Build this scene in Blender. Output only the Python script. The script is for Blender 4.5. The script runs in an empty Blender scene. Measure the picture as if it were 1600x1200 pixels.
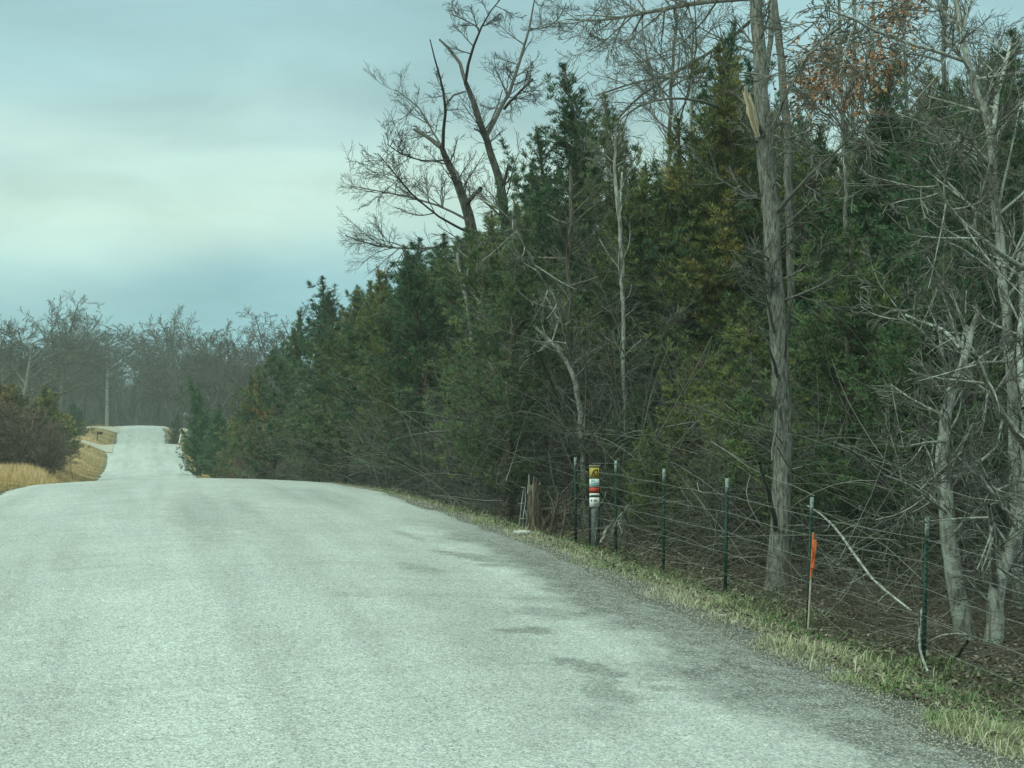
import bpy, math, random
import numpy as np
from mathutils import Vector, Matrix

# ------------------------------------------------------------------ camera
F = 2300.0                      # focal length in pixels of a 1600 px wide frame
YAW = math.radians(14.4)        # camera looks right of the road direction (+Y)
PITCH = math.radians(1.25)
CAM_Z = 2.05
sc = bpy.context.scene
cam_d = bpy.data.cameras.new('camera'); cam = bpy.data.objects.new('camera', cam_d)
sc.collection.objects.link(cam); sc.camera = cam
cam_d.sensor_width = 36.0; cam_d.lens = 36.0 * F / 1600.0
cam_d.clip_start = 0.1; cam_d.clip_end = 5000
cam.location = (0, 0, CAM_Z)
cam.rotation_euler = (math.radians(90) + PITCH, 0, -YAW)

# ------------------------------------------------------------------ exposure
sc.view_settings.view_transform = 'Standard'
sc.view_settings.look = 'None'
sc.view_settings.exposure = 0.0
sc.view_settings.gamma = 1.0
sc.render.engine = 'CYCLES'
sc.cycles.max_bounces = 6
sc.cycles.diffuse_bounces = 3
sc.cycles.volume_bounces = 1

# ------------------------------------------------------------------ world
SUN_EL = math.radians(42); SUN_ROT = math.radians(235)
def build_world():
    w = bpy.data.worlds.new('World'); sc.world = w; w.use_nodes = True
    nt = w.node_tree; nt.nodes.clear(); N = nt.nodes.new; L = nt.links.new
    out = N('ShaderNodeOutputWorld'); bg = N('ShaderNodeBackground'); L(bg.outputs[0], out.inputs[0])
    sky = N('ShaderNodeTexSky'); sky.sky_type = 'NISHITA'; sky.sun_disc = False
    sky.sun_elevation = SUN_EL; sky.sun_rotation = SUN_ROT; sky.dust_density = 2.0
    sk = N('ShaderNodeVectorMath'); sk.operation = 'SCALE'; sk.inputs['Scale'].default_value = 0.10
    L(sky.outputs[0], sk.inputs[0])
    tc = N('ShaderNodeTexCoord'); sep = N('ShaderNodeSeparateXYZ'); L(tc.outputs['Generated'], sep.inputs[0])
    mp = N('ShaderNodeMapping'); mp.inputs['Scale'].default_value = (1.6, 1.6, 5.0)
    mp.inputs['Location'].default_value = (3.1, 0.4, 0.35); L(tc.outputs['Generated'], mp.inputs[0])
    no = N('ShaderNodeTexNoise'); no.inputs['Scale'].default_value = 1.3; no.inputs['Detail'].default_value = 4
    no.inputs['Roughness'].default_value = 0.5; L(mp.outputs[0], no.inputs['Vector'])
    m1 = N('ShaderNodeMath'); m1.operation = 'SUBTRACT'; m1.inputs[1].default_value = 0.5; L(no.outputs[0], m1.inputs[0])
    m2 = N('ShaderNodeMath'); m2.operation = 'MULTIPLY_ADD'; m2.inputs[1].default_value = 0.17; L(m1.outputs[0], m2.inputs[0]); L(sep.outputs[2], m2.inputs[2])
    rp = N('ShaderNodeValToRGB'); L(m2.outputs[0], rp.inputs[0]); cr = rp.color_ramp; cr.interpolation = 'B_SPLINE'
    # colours are stored at 1/2.5 (a ramp holds nothing above 1) and scaled back up below
    stops = [(0.0, (.36, .62, .66)), (.05, (.28, .58, .66)), (.095, (.31, .60, .67)), (.125, (.63, .88, .79)), (.16, (.68, .92, .79)),
             (.20, (.43, .67, .67)), (.25, (.375, .62, .65)), (.32, (.42, .68, .69)), (.55, (.90, 1.22, 1.07)), (1.0, (1.08, 1.46, 1.28))]
    stops = [(p, tuple(v/2.5 for v in c)) for p, c in stops]
    while len(cr.elements) < len(stops): cr.elements.new(0.5)
    for e, (p, c) in zip(cr.elements, stops): e.position = p; e.color = (*c, 1)
    no2 = N('ShaderNodeTexNoise'); no2.inputs['Scale'].default_value = 3.6; no2.inputs['Detail'].default_value = 6; no2.inputs['Distortion'].default_value = .4
    L(mp.outputs[0], no2.inputs['Vector'])
    mr = N('ShaderNodeMapRange'); mr.inputs['From Min'].default_value = .3; mr.inputs['From Max'].default_value = .7
    mr.inputs['To Min'].default_value = .86*2.5; mr.inputs['To Max'].default_value = 1.14*2.5; L(no2.outputs[0], mr.inputs[0])
    sc2 = N('ShaderNodeVectorMath'); sc2.operation = 'SCALE'; L(rp.outputs[0], sc2.inputs[0]); L(mr.outputs[0], sc2.inputs['Scale'])
    mx = N('ShaderNodeMix'); mx.data_type = 'RGBA'; mx.inputs[0].default_value = 0.9
    L(sk.outputs[0], mx.inputs[6]); L(sc2.outputs[0], mx.inputs[7]); L(mx.outputs[2], bg.inputs[0])
    bg.inputs[1].default_value = 1.0
build_world()
sun_d = bpy.data.lights.new('sun', 'SUN'); sun_d.energy = 1.5; sun_d.angle = math.radians(25); sun_d.color = (0.78, 1.0, 0.80)
sun = bpy.data.objects.new('sun', sun_d); sc.collection.objects.link(sun)
# behind the left shoulder of the viewer, high
sun.rotation_euler = (math.radians(48), 0, math.radians(-55)); sun.location = (-20, -20, 40)

# ------------------------------------------------------------------ helpers
R = random.Random(7)
cy, sy = math.cos(YAW), math.sin(YAW)
FWD = np.array([sy*math.cos(PITCH), cy*math.cos(PITCH), math.sin(PITCH)])
RGT = np.array([cy, -sy, 0.0])
UPV = np.cross(RGT, FWD)
def P(px, py, z):
    """world point seen at (px,py) of the 1600x1200 photo at depth z"""
    return np.array([0, 0, CAM_Z]) + z*(FWD + (px-800)/F*RGT + (600-py)/F*UPV)
def px_of(x, y):
    return 800 + F*(x*cy - y*sy)/(x*sy + y*cy)
def z_of(x, y): return x*sy + y*cy
def d_at(px, l):
    """forward distance of the point at lateral offset l seen in column px"""
    u = (px-800)/F
    return l*(cy - u*sy)/(sy + u*cy)

PROF = np.array([(-3000, 6), (-200, 6), (-20, 2.6), (0, 2.05), (8, 1.80), (14, 1.50), (22, 1.36), (30, 1.36), (38, 1.56), (45, 1.90), (60, 3.05),
                 (75, 4.1), (90, 4.45), (103, 4.38), (120, 4.6), (142, 4.72), (158, 3.9), (172, 3.05), (184, 3.5), (205, 4.7), (228, 4.1),
                 (245, 2.3), (254, 1.55), (275, 2.0), (320, 3.0), (500, 3.5), (3000, 4)], float)
_ds = np.linspace(-60, 520, 2321)
_pr = np.interp(_ds, PROF[:, 0], PROF[:, 1])
_k = np.hanning(21); _k /= _k.sum()
_pr[10:-10] = np.convolve(_pr, _k, 'valid')
def road_c(d):
    return CAM_Z - np.where((np.asarray(d) > -59) & (np.asarray(d) < 519), np.interp(d, _ds, _pr), np.interp(d, PROF[:, 0], PROF[:, 1]))
LPROF = np.array([(-3000, 6), (0, 2.35), (15, 1.8), (28, 1.62), (45, 1.9), (60, 2.3), (80, 2.95), (100, 3.55), (125, 4.05), (150, 3.4), (172, 2.6), (200, 3.2), (228, 3.0), (245, 2.1), (255, 1.6), (320, 2.6), (3000, 3)], float)
RC, RL, RR = 1.1, -2.6, 4.8     # road centre and edges (x)
def sn(x, y, s):
    return (np.sin(x*s*1.3+y*s*.7+1.1)+np.sin(-x*s*.8+y*s*1.7+2.3)+np.sin(x*s*2.9+y*s*2.1+.4)*.5)/2.5
def G(x, y):
    x = np.asarray(x, float); y = np.asarray(y, float)
    c = road_c(y)
    ax = np.minimum(np.abs(x-RC), 3.7)
    z = c - 0.15*(ax/3.7)**2
    s = np.clip((x-RR)/1.7, 0, 1); s = s*s*(3-2*s)
    z = z - 0.38*s - 0.10*np.clip((x-6.5)/6, 0, 1) + s*sn(x, y, .9)*.05 + np.clip((x-8)/10, 0, 1)*sn(x, y, .25)*.3
    # left: the field keeps its own level while the road dips through it
    w = np.clip((-2.75-x)/3.2, 0, 1); w = w*w*(3-2*w)
    zl = CAM_Z - np.interp(y, LPROF[:, 0], LPROF[:, 1]) + sn(x, y, .8)*.05 + np.clip((-9-x)/20, 0, 1)*.6
    z = z*(1-w) + zl*w
    return z
def Gf(x, y): return float(G(x, y))

C = sc.collection
def link(o, parent=None):
    C.objects.link(o)
    if parent is not None: o.parent = parent
    return o
def mesh_np(name, V, Fa, mat=None, tint=None, smooth=False):
    """V (n,3), Fa (m,k) one arity. tint per face float."""
    V = np.asarray(V, np.float32); Fa = np.asarray(Fa, np.int32)
    me = bpy.data.meshes.new(name)
    m, k = Fa.shape
    me.vertices.add(len(V)); me.vertices.foreach_set('co', V.ravel())
    me.loops.add(m*k); me.loops.foreach_set('vertex_index', Fa.ravel())
    me.polygons.add(m); me.polygons.foreach_set('loop_start', np.arange(0, m*k, k, dtype=np.int32))
    me.polygons.foreach_set('loop_total', np.full(m, k, np.int32))
    me.update(calc_edges=True)
    if smooth: me.polygons.foreach_set('use_smooth', np.ones(m, bool))
    if tint is not None:
        a = me.attributes.new('tint', 'FLOAT', 'FACE'); a.data.foreach_set('value', np.asarray(tint, np.float32))
    if mat: me.materials.append(mat)
    return me
def obj_from(name, me, parent=None):
    return link(bpy.data.objects.new(name, me), parent)
def setp(o, label=None, cat=None, group=None, kind=None):
    if label: o['label'] = label
    if cat: o['category'] = cat
    if group: o['group'] = group
    if kind: o['kind'] = kind
    return o
def thing(name, label, cat, loc=(0, 0, 0), rz=0, group=None, s=1.0):
    o = bpy.data.objects.new(name, None); C.objects.link(o); o.empty_display_size = .2
    o.location = loc; o.rotation_euler = (0, 0, rz); o.scale = (s, s, s) if not hasattr(s, '__len__') else s
    return setp(o, label, cat, group)
def copy_tree(o, parent=None):
    c = o.copy(); C.objects.link(c); c.parent = parent
    for ch in list(o.children): copy_tree(ch, c)
    return c

class TB:
    """collects tapered tubes (polylines with radii)"""
    def __init__(s): s.g = {}; 
    def add(s, pts, rad, k=4, tint=0.5):
        pts = np.asarray(pts, float); rad = np.asarray(rad, float)
        s.g.setdefault((len(pts), k), []).append((pts, rad, tint))
    def arrays(s):
        VV, FF, TT, base = [], [], [], 0
        for (n, k), L in s.g.items():
            Pn = np.stack([a[0] for a in L]); Rn = np.stack([a[1] for a in L]); T = np.array([a[2] for a in L])
            B = len(L)
            t = np.gradient(Pn, axis=1); t /= np.linalg.norm(t, axis=2, keepdims=True)+1e-9
            md = Pn[:, -1]-Pn[:, 0]; md /= np.linalg.norm(md, axis=1, keepdims=True)+1e-9
            ref = np.where(np.abs(md[:, 2:3]) > .8, np.array([[1., 0, 0]]), np.array([[0, 0, 1.]]))[:, None, :]
            u = np.cross(t, ref); u /= np.linalg.norm(u, axis=2, keepdims=True)+1e-9
            v = np.cross(t, u)
            an = np.arange(k)*2*math.pi/k
            ring = Pn[:, :, None, :] + Rn[:, :, None, None]*(u[:, :, None, :]*np.cos(an)[None, None, :, None]+v[:, :, None, :]*np.sin(an)[None, None, :, None])
            VV.append(ring.reshape(-1, 3))
            idx = np.arange(B*n*k).reshape(B, n, k)
            a = idx[:, :-1, :]; b = np.roll(a, -1, 2); d = idx[:, 1:, :]; c = np.roll(d, -1, 2)
            FF.append(np.stack([a, b, c, d], -1).reshape(-1, 4)+base); base += B*n*k
            TT.append(np.repeat(T, (n-1)*k))
        return np.concatenate(VV), np.concatenate(FF), np.concatenate(TT)
    def mesh(s, name, mat, smooth=True):
        V, Fc, T = s.arrays()
        return mesh_np(name, V, Fc, mat, T, smooth)
    def empty(s): return not s.g

def unit(v): v = np.asarray(v, float); return v/(np.linalg.norm(v)+1e-9)
def rvec(r): return np.array([r.gauss(0, 1), r.gauss(0, 1), r.gauss(0, 1)])
def deviate(d, ang, r):
    p = unit(np.cross(d, rvec(r)))
    return unit(d*math.cos(ang)+p*math.sin(ang))
def wig(p, d, L, n, w, r, up=0.0):
    pts = [np.array(p, float)]; d = unit(d); st = L/(n-1); b = rvec(r)*w*.5
    for i in range(n-1):
        b = b*.6+rvec(r)*w*.55
        d = unit(d + b + np.array([0, 0, up])); pts.append(pts[-1]+d*st)
    return np.array(pts)
def at(pts, s):
    f = s*(len(pts)-1); i = min(int(f), len(pts)-2); return pts[i]*(1-(f-i))+pts[i+1]*(f-i), unit(pts[i+1]-pts[i])
def grow(tbs, p, d, L, r0, lev, r, Q):
    """recursive branch; tbs = [limbs, twigs]"""
    mx = Q['max']; n = Q['n'][lev]
    pts = wig(p, d, L, n, Q['w'][lev], r, Q['up'][lev])
    tip = max(Q['tip'], r0*(.35 if lev < mx else .5))
    rad = np.linspace(r0, tip, n)
    tbs[0 if lev < Q['split'] else 1].add(pts, rad, Q['k'][lev], r.random()**1.4*.85)
    if lev >= mx: return
    c = Q['c'][lev]; c = int(c*r.uniform(.75, 1.25)+.5)
    for i in range(c):
        s = Q['s0'][lev] + (1-Q['s0'][lev])*((i+r.random())/c)
        q, t = at(pts, min(s, .999))
        nd = deviate(t, math.radians(r.uniform(*Q['a'][lev])), r)
        if Q.get('flat'): nd = unit(nd*np.array([1, 1, 1-Q['flat']*(lev > 0)]))
        rr = max(Q['tip'], np.interp(s, [0, 1], [r0, tip])*r.uniform(.38, .6))
        grow(tbs, q, nd, L*Q['f'][lev]*r.uniform(.6, 1.2)*(1.15-.55*s), rr, lev+1, r, Q)

# ------------------------------------------------------------------ materials
def mat_new(name, rough=.9):
    m = bpy.data.materials.new(name); m.use_nodes = True
    b = m.node_tree.nodes['Principled BSDF']; b.inputs['Roughness'].default_value = rough
    b.inputs['Specular IOR Level'].default_value = .25
    return m, m.node_tree, b
def ramp(nt, stops, src, interp='LINEAR'):
    rp = nt.nodes.new('ShaderNodeValToRGB'); cr = rp.color_ramp; cr.interpolation = interp
    while len(cr.elements) < len(stops): cr.elements.new(.5)
    for e, (p, c) in zip(cr.elements, stops): e.position = p; e.color = (*c, 1)
    nt.links.new(src, rp.inputs[0]); return rp.outputs[0]
def noise(nt, vec, scale, detail=3, rough=.55, dist=0):
    n = nt.nodes.new('ShaderNodeTexNoise'); n.inputs['Scale'].default_value = scale
    n.inputs['Detail'].default_value = detail; n.inputs['Roughness'].default_value = rough; n.inputs['Distortion'].default_value = dist
    nt.links.new(vec, n.inputs['Vector']); return n.outputs[0]
def coord(nt, scale=(1, 1, 1), kind='Object', loc=(0, 0, 0)):
    tc = nt.nodes.new('ShaderNodeTexCoord'); mp = nt.nodes.new('ShaderNodeMapping')
    mp.inputs['Scale'].default_value = scale; mp.inputs['Location'].default_value = loc
    nt.links.new(tc.outputs[kind], mp.inputs[0]); return mp.outputs[0]
def mixc(nt, fac, a, b, blend='MIX'):
    m = nt.nodes.new('ShaderNodeMix'); m.data_type = 'RGBA'; m.blend_type = blend
    for i, v in ((0, fac), (6, a), (7, b)):
        if hasattr(v, 'is_output') or isinstance(v, bpy.types.NodeSocket): nt.links.new(v, m.inputs[i])
        elif i == 0: m.inputs[0].default_value = v
        else: m.inputs[i].default_value = (*v, 1)
    return m.outputs[2]
def mth(nt, op, a, b=0.0, c=None):
    m = nt.nodes.new('ShaderNodeMath'); m.operation = op
    for i, v in enumerate((a, b, c)):
        if v is None: continue
        if isinstance(v, bpy.types.NodeSocket): nt.links.new(v, m.inputs[i])
        else: m.inputs[i].default_value = v
    return m.outputs[0]
def bump(nt, b, h, st=.5, dist=.01):
    n = nt.nodes.new('ShaderNodeBump'); n.inputs['Strength'].default_value = st; n.inputs['Distance'].default_value = dist
    nt.links.new(h, n.inputs['Height']); nt.links.new(n.outputs[0], b.inputs['Normal'])
def bark_mat(name, c0, c1, c2, sc_=14, lich=None):
    m, nt, b = mat_new(name)
    v = coord(nt, (1, 1, .17)); n1 = noise(nt, v, sc_*2.3, 6, .72, .5)
    col = ramp(nt, [(.40, c0), (.5, c1), (.60, c2)], n1)
    if lich:
        n2 = noise(nt, coord(nt), 5.5, 4, .7)
        f = ramp(nt, [(.52, (0, 0, 0)), (.6, (1, 1, 1))], n2); col = mixc(nt, f, col, lich)
    oi = nt.nodes.new('ShaderNodeObjectInfo')
    mr = nt.nodes.new('ShaderNodeMapRange'); mr.inputs['To Min'].default_value = .92; mr.inputs['To Max'].default_value = 1.08
    nt.links.new(oi.outputs['Random'], mr.inputs[0])
    hs = nt.nodes.new('ShaderNodeHueSaturation'); nt.links.new(mr.outputs[0], hs.inputs['Value']); nt.links.new(col, hs.inputs['Color'])
    nt.links.new(hs.outputs[0], b.inputs['Base Color']); bump(nt, b, n1, .9, .02)
    return m
def tint_mat(name, stops, rough=.85, nscale=2.0, objcol=False, namp=.35):
    """colour from per-face tint (age / dryness of each sprig) plus broad noise"""
    m, nt, b = mat_new(name, rough)
    at_ = nt.nodes.new('ShaderNodeAttribute'); at_.attribute_name = 'tint'
    n = noise(nt, coord(nt), nscale, 3)
    f = mth(nt, 'ADD', at_.outputs['Fac'], mth(nt, 'MULTIPLY', mth(nt, 'SUBTRACT', n, .5), namp*2))
    col = ramp(nt, stops, f)
    if objcol:
        oi = nt.nodes.new('ShaderNodeObjectInfo'); col = mixc(nt, 1.0, col, oi.outputs['Color'], 'MULTIPLY')
    nt.links.new(col, b.inputs['Base Color'])
    return m
def plain(name, c, rough=.7, metal=0, var=.15, ns=12):
    m, nt, b = mat_new(name, rough); n = noise(nt, coord(nt), ns, 4)
    lo = tuple(x*(1-var) for x in c); hi = tuple(min(1, x*(1+var)) for x in c)
    nt.links.new(ramp(nt, [(.3, lo), (.7, hi)], n), b.inputs['Base Color']); b.inputs['Metallic'].default_value = metal
    return m

M = {}
M['bark'] = bark_mat('rough_bark', (.075, .068, .058), (.17, .16, .14), (.28, .265, .235), 19, None)
M['bark_pale'] = bark_mat('pale_bark', (.14, .13, .112), (.30, .285, .25), (.44, .42, .375), 9, (.46, .48, .43))
M['bark_dark'] = bark_mat('dark_bark', (.03, .026, .023), (.075, .066, .057), (.15, .135, .115), 9)
M['bark_cedar'] = bark_mat('cedar_bark', (.06, .045, .035), (.15, .12, .095), (.26, .22, .18), 18)
M['bark_far'] = bark_mat('far_bark', (.07, .065, .055), (.12, .112, .098), (.20, .19, .17), 3)
M['deadwood'] = tint_mat('dead_twigs', [(0, (.075, .069, .057)), (.5, (.155, .146, .125)), (.85, (.28, .27, .235)), (1, (.45, .435, .38))], .9, 1.2)
M['twig_far'] = tint_mat('far_twigs', [(0, (.075, .068, .058)), (.6, (.15, .14, .12)), (1, (.24, .225, .20))], .9, .15)
M['twig_red'] = tint_mat('russet_twigs', [(0, (.085, .058, .045)), (.6, (.20, .145, .115)), (1, (.32, .25, .20))], .9, .5)
M['bramble'] = tint_mat('bramble_twigs', [(0, (.07, .055, .04)), (.5, (.16, .135, .105)), (.85, (.27, .24, .20)), (1, (.42, .40, .34))], .9, .8)
M['cedar'] = tint_mat('cedar_foliage', [(0, (.046, .078, .050)), (.35, (.095, .140, .080)), (.7, (.172, .215, .110)), (1, (.25, .25, .13))], .75, .8, True)
M['leaf_dead'] = tint_mat('dead_leaves', [(0, (.14, .06, .03)), (.5, (.34, .15, .07)), (1, (.50, .28, .14))], .8, 1)
M['grass_green'] = tint_mat('verge_grass', [(0, (.06, .11, .03)), (.35, (.17, .26, .10)), (.6, (.31, .34, .17)), (.8, (.42, .39, .25)), (1, (.55, .50, .36))], .8, .55)
M['grass_straw'] = tint_mat('straw_grass', [(0, (.22, .18, .08)), (.3, (.48, .33, .15)), (.65, (.74, .50, .28)), (1, (.90, .69, .45))], .85, .18)
M['litter'] = tint_mat('leaf_litter', [(0, (.06, .045, .035)), (.4, (.13, .10, .075)), (.75, (.23, .185, .135)), (1, (.36, .31, .235))], .85, 1)
M['woodfresh'] = plain('torn_pale_wood', (.92, .72, .52), .8, 0, .12, 9)
M['stump'] = bark_mat('rotten_stump_wood', (.05, .038, .028), (.13, .10, .072), (.24, .19, .14), 14)
M['tpost'] = plain('green_post_paint', (.018, .055, .040), .5, .2, .3)
M['tcap'] = plain('white_post_tip', (.29, .35, .325), .7, 0, .35, 25)
M['wire'] = plain('galvanised_wire', (.34, .34, .31), .5, .6, .25)
M['rock'] = plain('pale_rock', (.50, .49, .45), .9, 0, .2)
# ---- ground and road
def ground_mat():
    m, nt, b = mat_new('earth_and_litter', .95)
    v = coord(nt); big = noise(nt, v, .35, 4); mid = noise(nt, v, 4, 6, .7); fine = noise(nt, v, 28, 4, .7)
    leaf = ramp(nt, [(.3, (.035, .028, .02)), (.45, (.085, .066, .046)), (.58, (.15, .12, .085)), (.72, (.28, .23, .16))], fine)
    straw = ramp(nt, [(.3, (.16, .12, .05)), (.5, (.34, .25, .12)), (.7, (.52, .40, .21))], mid)
    tc = nt.nodes.new('ShaderNodeTexCoord'); sp = nt.nodes.new('ShaderNodeSeparateXYZ'); nt.links.new(tc.outputs['Object'], sp.inputs[0])
    left = mth(nt, 'LESS_THAN', sp.outputs[0], 1.0)
    farf = mth(nt, 'GREATER_THAN', sp.outputs[1], 92)
    near_road = mth(nt, 'LESS_THAN', sp.outputs[0], 9.5)
    f = mth(nt, 'MAXIMUM', left, mth(nt, 'MULTIPLY', farf, near_road))
    col = mixc(nt, f, leaf, straw)
    grit = ramp(nt, [(.3, (.06, .058, .052)), (.5, (.17, .165, .15)), (.7, (.34, .33, .30))], fine)
    xe = mth(nt, 'ADD', sp.outputs[0], mth(nt, 'MULTIPLY', mth(nt, 'SUBTRACT', mid, .5), .9))
    ed = mth(nt, 'MULTIPLY', mth(nt, 'LESS_THAN', xe, 5.25), mth(nt, 'GREATER_THAN', sp.outputs[0], -2.9))
    col = mixc(nt, ed, col, grit)
    nt.links.new(col, b.inputs['Base Color']); bump(nt, b, fine, 1, .04)
    return m
def road_mat():
    m, nt, b = mat_new('chip_seal', .92)
    v = coord(nt)
    tc = nt.nodes.new('ShaderNodeTexCoord'); sp = nt.nodes.new('ShaderNodeSeparateXYZ'); nt.links.new(tc.outputs['Object'], sp.inputs[0])
    X, Y = sp.outputs[0], sp.outputs[1]
    # pale stone chips in darker tar
    vo = nt.nodes.new('ShaderNodeTexVoronoi'); vo.inputs['Scale'].default_value = 80; nt.links.new(v, vo.inputs['Vector'])
    chipc = nt.nodes.new('ShaderNodeSeparateColor'); nt.links.new(vo.outputs['Color'], chipc.inputs[0])
    chips = ramp(nt, [(0, (.28, .28, .265)), (.12, (.42, .425, .405)), (.5, (.53, .535, .51)), (.8, (.60, .605, .58)), (1, (.74, .745, .71))], chipc.outputs[0])
    n_f = noise(nt, v, 24, 4, .75)
    fine = ramp(nt, [(.3, (.72, .72, .72)), (.5, (.99, .99, .99)), (.68, (1.15, 1.15, 1.15))], n_f)
    col = mixc(nt, 1, chips, fine, 'MULTIPLY')
    # broad mottling and long wheel-path streaks
    vl = coord(nt, (1.1, .07, 1)); n_s = noise(nt, vl, 1.5, 5, .6, .3)
    st = ramp(nt, [(.34, (.86, .86, .855)), (.5, (.99, .99, .99)), (.64, (1.07, 1.07, 1.07))], n_s); col = mixc(nt, 1, col, st, 'MULTIPLY')
    # streaks lying across the road (drag marks of the chip spreader)
    vc = coord(nt, (.35, 2.6, 1)); n_c = noise(nt, vc, 1.4, 5, .65)
    stc = ramp(nt, [(.3, (.88, .88, .875)), (.44, (1, 1, 1)), (.7, (1.04, 1.04, 1.04))], n_c); col = mixc(nt, 1, col, stc, 'MULTIPLY')
    n_b = noise(nt, v, .9, 5, .65)
    bl = ramp(nt, [(.3, (.92, .92, .915)), (.55, (1, 1, 1)), (.7, (1.04, 1.04, 1.04))], n_b); col = mixc(nt, 1, col, bl, 'MULTIPLY')
    # tar: polished wheel paths and bare right shoulder where chips are worn away
    tarcol = ramp(nt, [(.2, (.075, .072, .066)), (.6, (.16, .155, .14)), (.85, (.34, .33, .30)), (1, (.5, .48, .45))], chipc.outputs[1])
    tarcol = mixc(nt, 1, tarcol, fine, 'MULTIPLY')
    nx = noise(nt, v, 1.1, 5, .7); nx2 = noise(nt, v, 5.0, 4, .7)
    def soft(e, lo, hi):
        mr = nt.nodes.new('ShaderNodeMapRange'); mr.interpolation_type = 'SMOOTHSTEP'; mr.inputs['From Min'].default_value = lo; mr.inputs['From Max'].default_value = hi
        nt.links.new(e, mr.inputs[0]); return mr.outputs[0]
    xw = mth(nt, 'ADD', X, mth(nt, 'MULTIPLY', mth(nt, 'SUBTRACT', nx, .5), 2.2))
    band = mth(nt, 'MULTIPLY', soft(xw, 3.35, 4.15), mth(nt, 'SUBTRACT', 1.0, soft(Y, 15, 25)))
    grain = soft(nx2, .3, .6)
    tar = mth(nt, 'MULTIPLY', band, mth(nt, 'MULTIPLY_ADD', grain, .35, .58))
    # bled-tar blots, plus long faint patches that darken the road near the crest
    for (bx, by, rx, ry, rot, a) in BLOTS:
        dx = mth(nt, 'SUBTRACT', X, bx); dy = mth(nt, 'SUBTRACT', Y, by)
        c_, s_ = math.cos(rot), math.sin(rot)
        ex = mth(nt, 'DIVIDE', mth(nt, 'ADD', mth(nt, 'MULTIPLY', dx, c_), mth(nt, 'MULTIPLY', dy, s_)), rx)
        ey = mth(nt, 'DIVIDE', mth(nt, 'SUBTRACT', mth(nt, 'MULTIPLY', dy, c_), mth(nt, 'MULTIPLY', dx, s_)), ry)
        e = mth(nt, 'SQRT', mth(nt, 'ADD', mth(nt, 'MULTIPLY', ex, ex), mth(nt, 'MULTIPLY', ey, ey)))
        e = mth(nt, 'ADD', e, mth(nt, 'MULTIPLY', mth(nt, 'SUBTRACT', nx2, .5), 2.8))
        bl_ = mth(nt, 'MULTIPLY', mth(nt, 'SUBTRACT', 1.0, soft(e, .45, 1.15)), min(.7, a*1.15))
        tar = mth(nt, 'MAXIMUM', tar, bl_)
    # long darker wheel paths
    for wx in (-.5, 2.3):
        dd = mth(nt, 'ABSOLUTE', mth(nt, 'SUBTRACT', mth(nt, 'ADD', X, mth(nt, 'MULTIPLY', mth(nt, 'SUBTRACT', n_s, .5), .8)), wx))
        wp = mth(nt, 'MULTIPLY', mth(nt, 'SUBTRACT', 1.0, soft(dd, .15, .75)), mth(nt, 'MULTIPLY', soft(nx, .35, .7), .20))
        tar = mth(nt, 'MAXIMUM', tar, wp)
    col = mixc(nt, tar, col, tarcol)
    nt.links.new(col, b.inputs['Base Color'])
    hgt = mth(nt, 'ADD', mth(nt, 'MULTIPLY', vo.outputs['Distance'], -1.0), mth(nt, 'MULTIPLY', n_f, .8))
    bump(nt, b, hgt, .8, .012)
    return m
def ground_pt(px, py):
    """x,y where the ray of pixel (px,py) meets the road/ground"""
    z = 4.0
    while z < 300:
        p = P(px, py, z)
        if p[2] <= Gf(p[0], p[1]): return float(p[0]), float(p[1])
        z += .05
    return float(p[0]), float(p[1])
BLOTS = []
for (px, py, rx, ry, rot, a) in [(925, 1048, .16, .45, .5, .55), (955, 1085, .20, .55, -.1, .42), (940, 1130, .22, .4, 0, .2), (855, 938, .35, .22, .3, .35), (862, 958, .42, .30, 0, .38),
                                 (905, 958, .5, .25, .1, .38), (825, 988, .30, .16, 0, .55), (745, 873, .25, .9, .35, .55), (785, 885, .45, .2, 0, .5),
                                 (1080, 1080, .55, .14, -.25, .45), (1030, 1065, .25, .10, 0, .4), (660, 890, .2, .5, .3, .35), (640, 838, .12, .8, .1, .35),
                                 (560, 930, .3, .2, 0, .25), (330, 800, .8, 5, 0, .22), (470, 775, .9, 4, 0, .2), (420, 1000, .35, .8, .2, .12), (200, 900, .5, 1.2, 0, .1), (760, 1035, .4, .3, 0, .15)]:
    gx, gy = ground_pt(px, py); BLOTS.append((gx, gy, rx, ry, rot, a))
M['ground'] = ground_mat(); M['road'] = road_mat()
def gravel_mat():
    m, nt, b = mat_new('pale_gravel', .95); v = coord(nt)
    n1 = noise(nt, v, 30, 3, .7); nt.links.new(ramp(nt, [(.3, (.30, .27, .22)), (.7, (.66, .60, .50))], n1), b.inputs['Base Color']); bump(nt, b, n1, .7, .03)
    return m
M['gravel'] = gravel_mat()

# ------------------------------------------------------------------ setting
def axis(parts):
    o = []
    for a, b, s in parts: o += list(np.arange(a, b, s))
    o.append(parts[-1][1]); return np.array(o)
def grid_mesh(xs, ys, hf):
    Xg, Yg = np.meshgrid(xs, ys); Z = hf(Xg, Yg)
    V = np.stack([Xg, Yg, Z], -1).reshape(-1, 3); nx, ny = len(xs), len(ys)
    i = np.arange(nx*ny).reshape(ny, nx)
    Fc = np.stack([i[:-1, :-1], i[:-1, 1:], i[1:, 1:], i[1:, :-1]], -1).reshape(-1, 4)
    return V, Fc
gx_ = axis([(-600, -60, 40), (-60, -14, 4), (-14, 14, .4), (14, 60, 2), (60, 600, 40)])
gy_ = axis([(-60, 4, 6), (4, 60, .6), (60, 280, 2), (280, 900, 30)])
def ghf(X, Y):
    z = G(X, Y); inside = (X > RL-.3) & (X < RR+.3)
    return z - np.where((X > RL+.15) & (X < RR-.15), .03, .0) - .012
V, Fc = grid_mesh(gx_, gy_, ghf)
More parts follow.
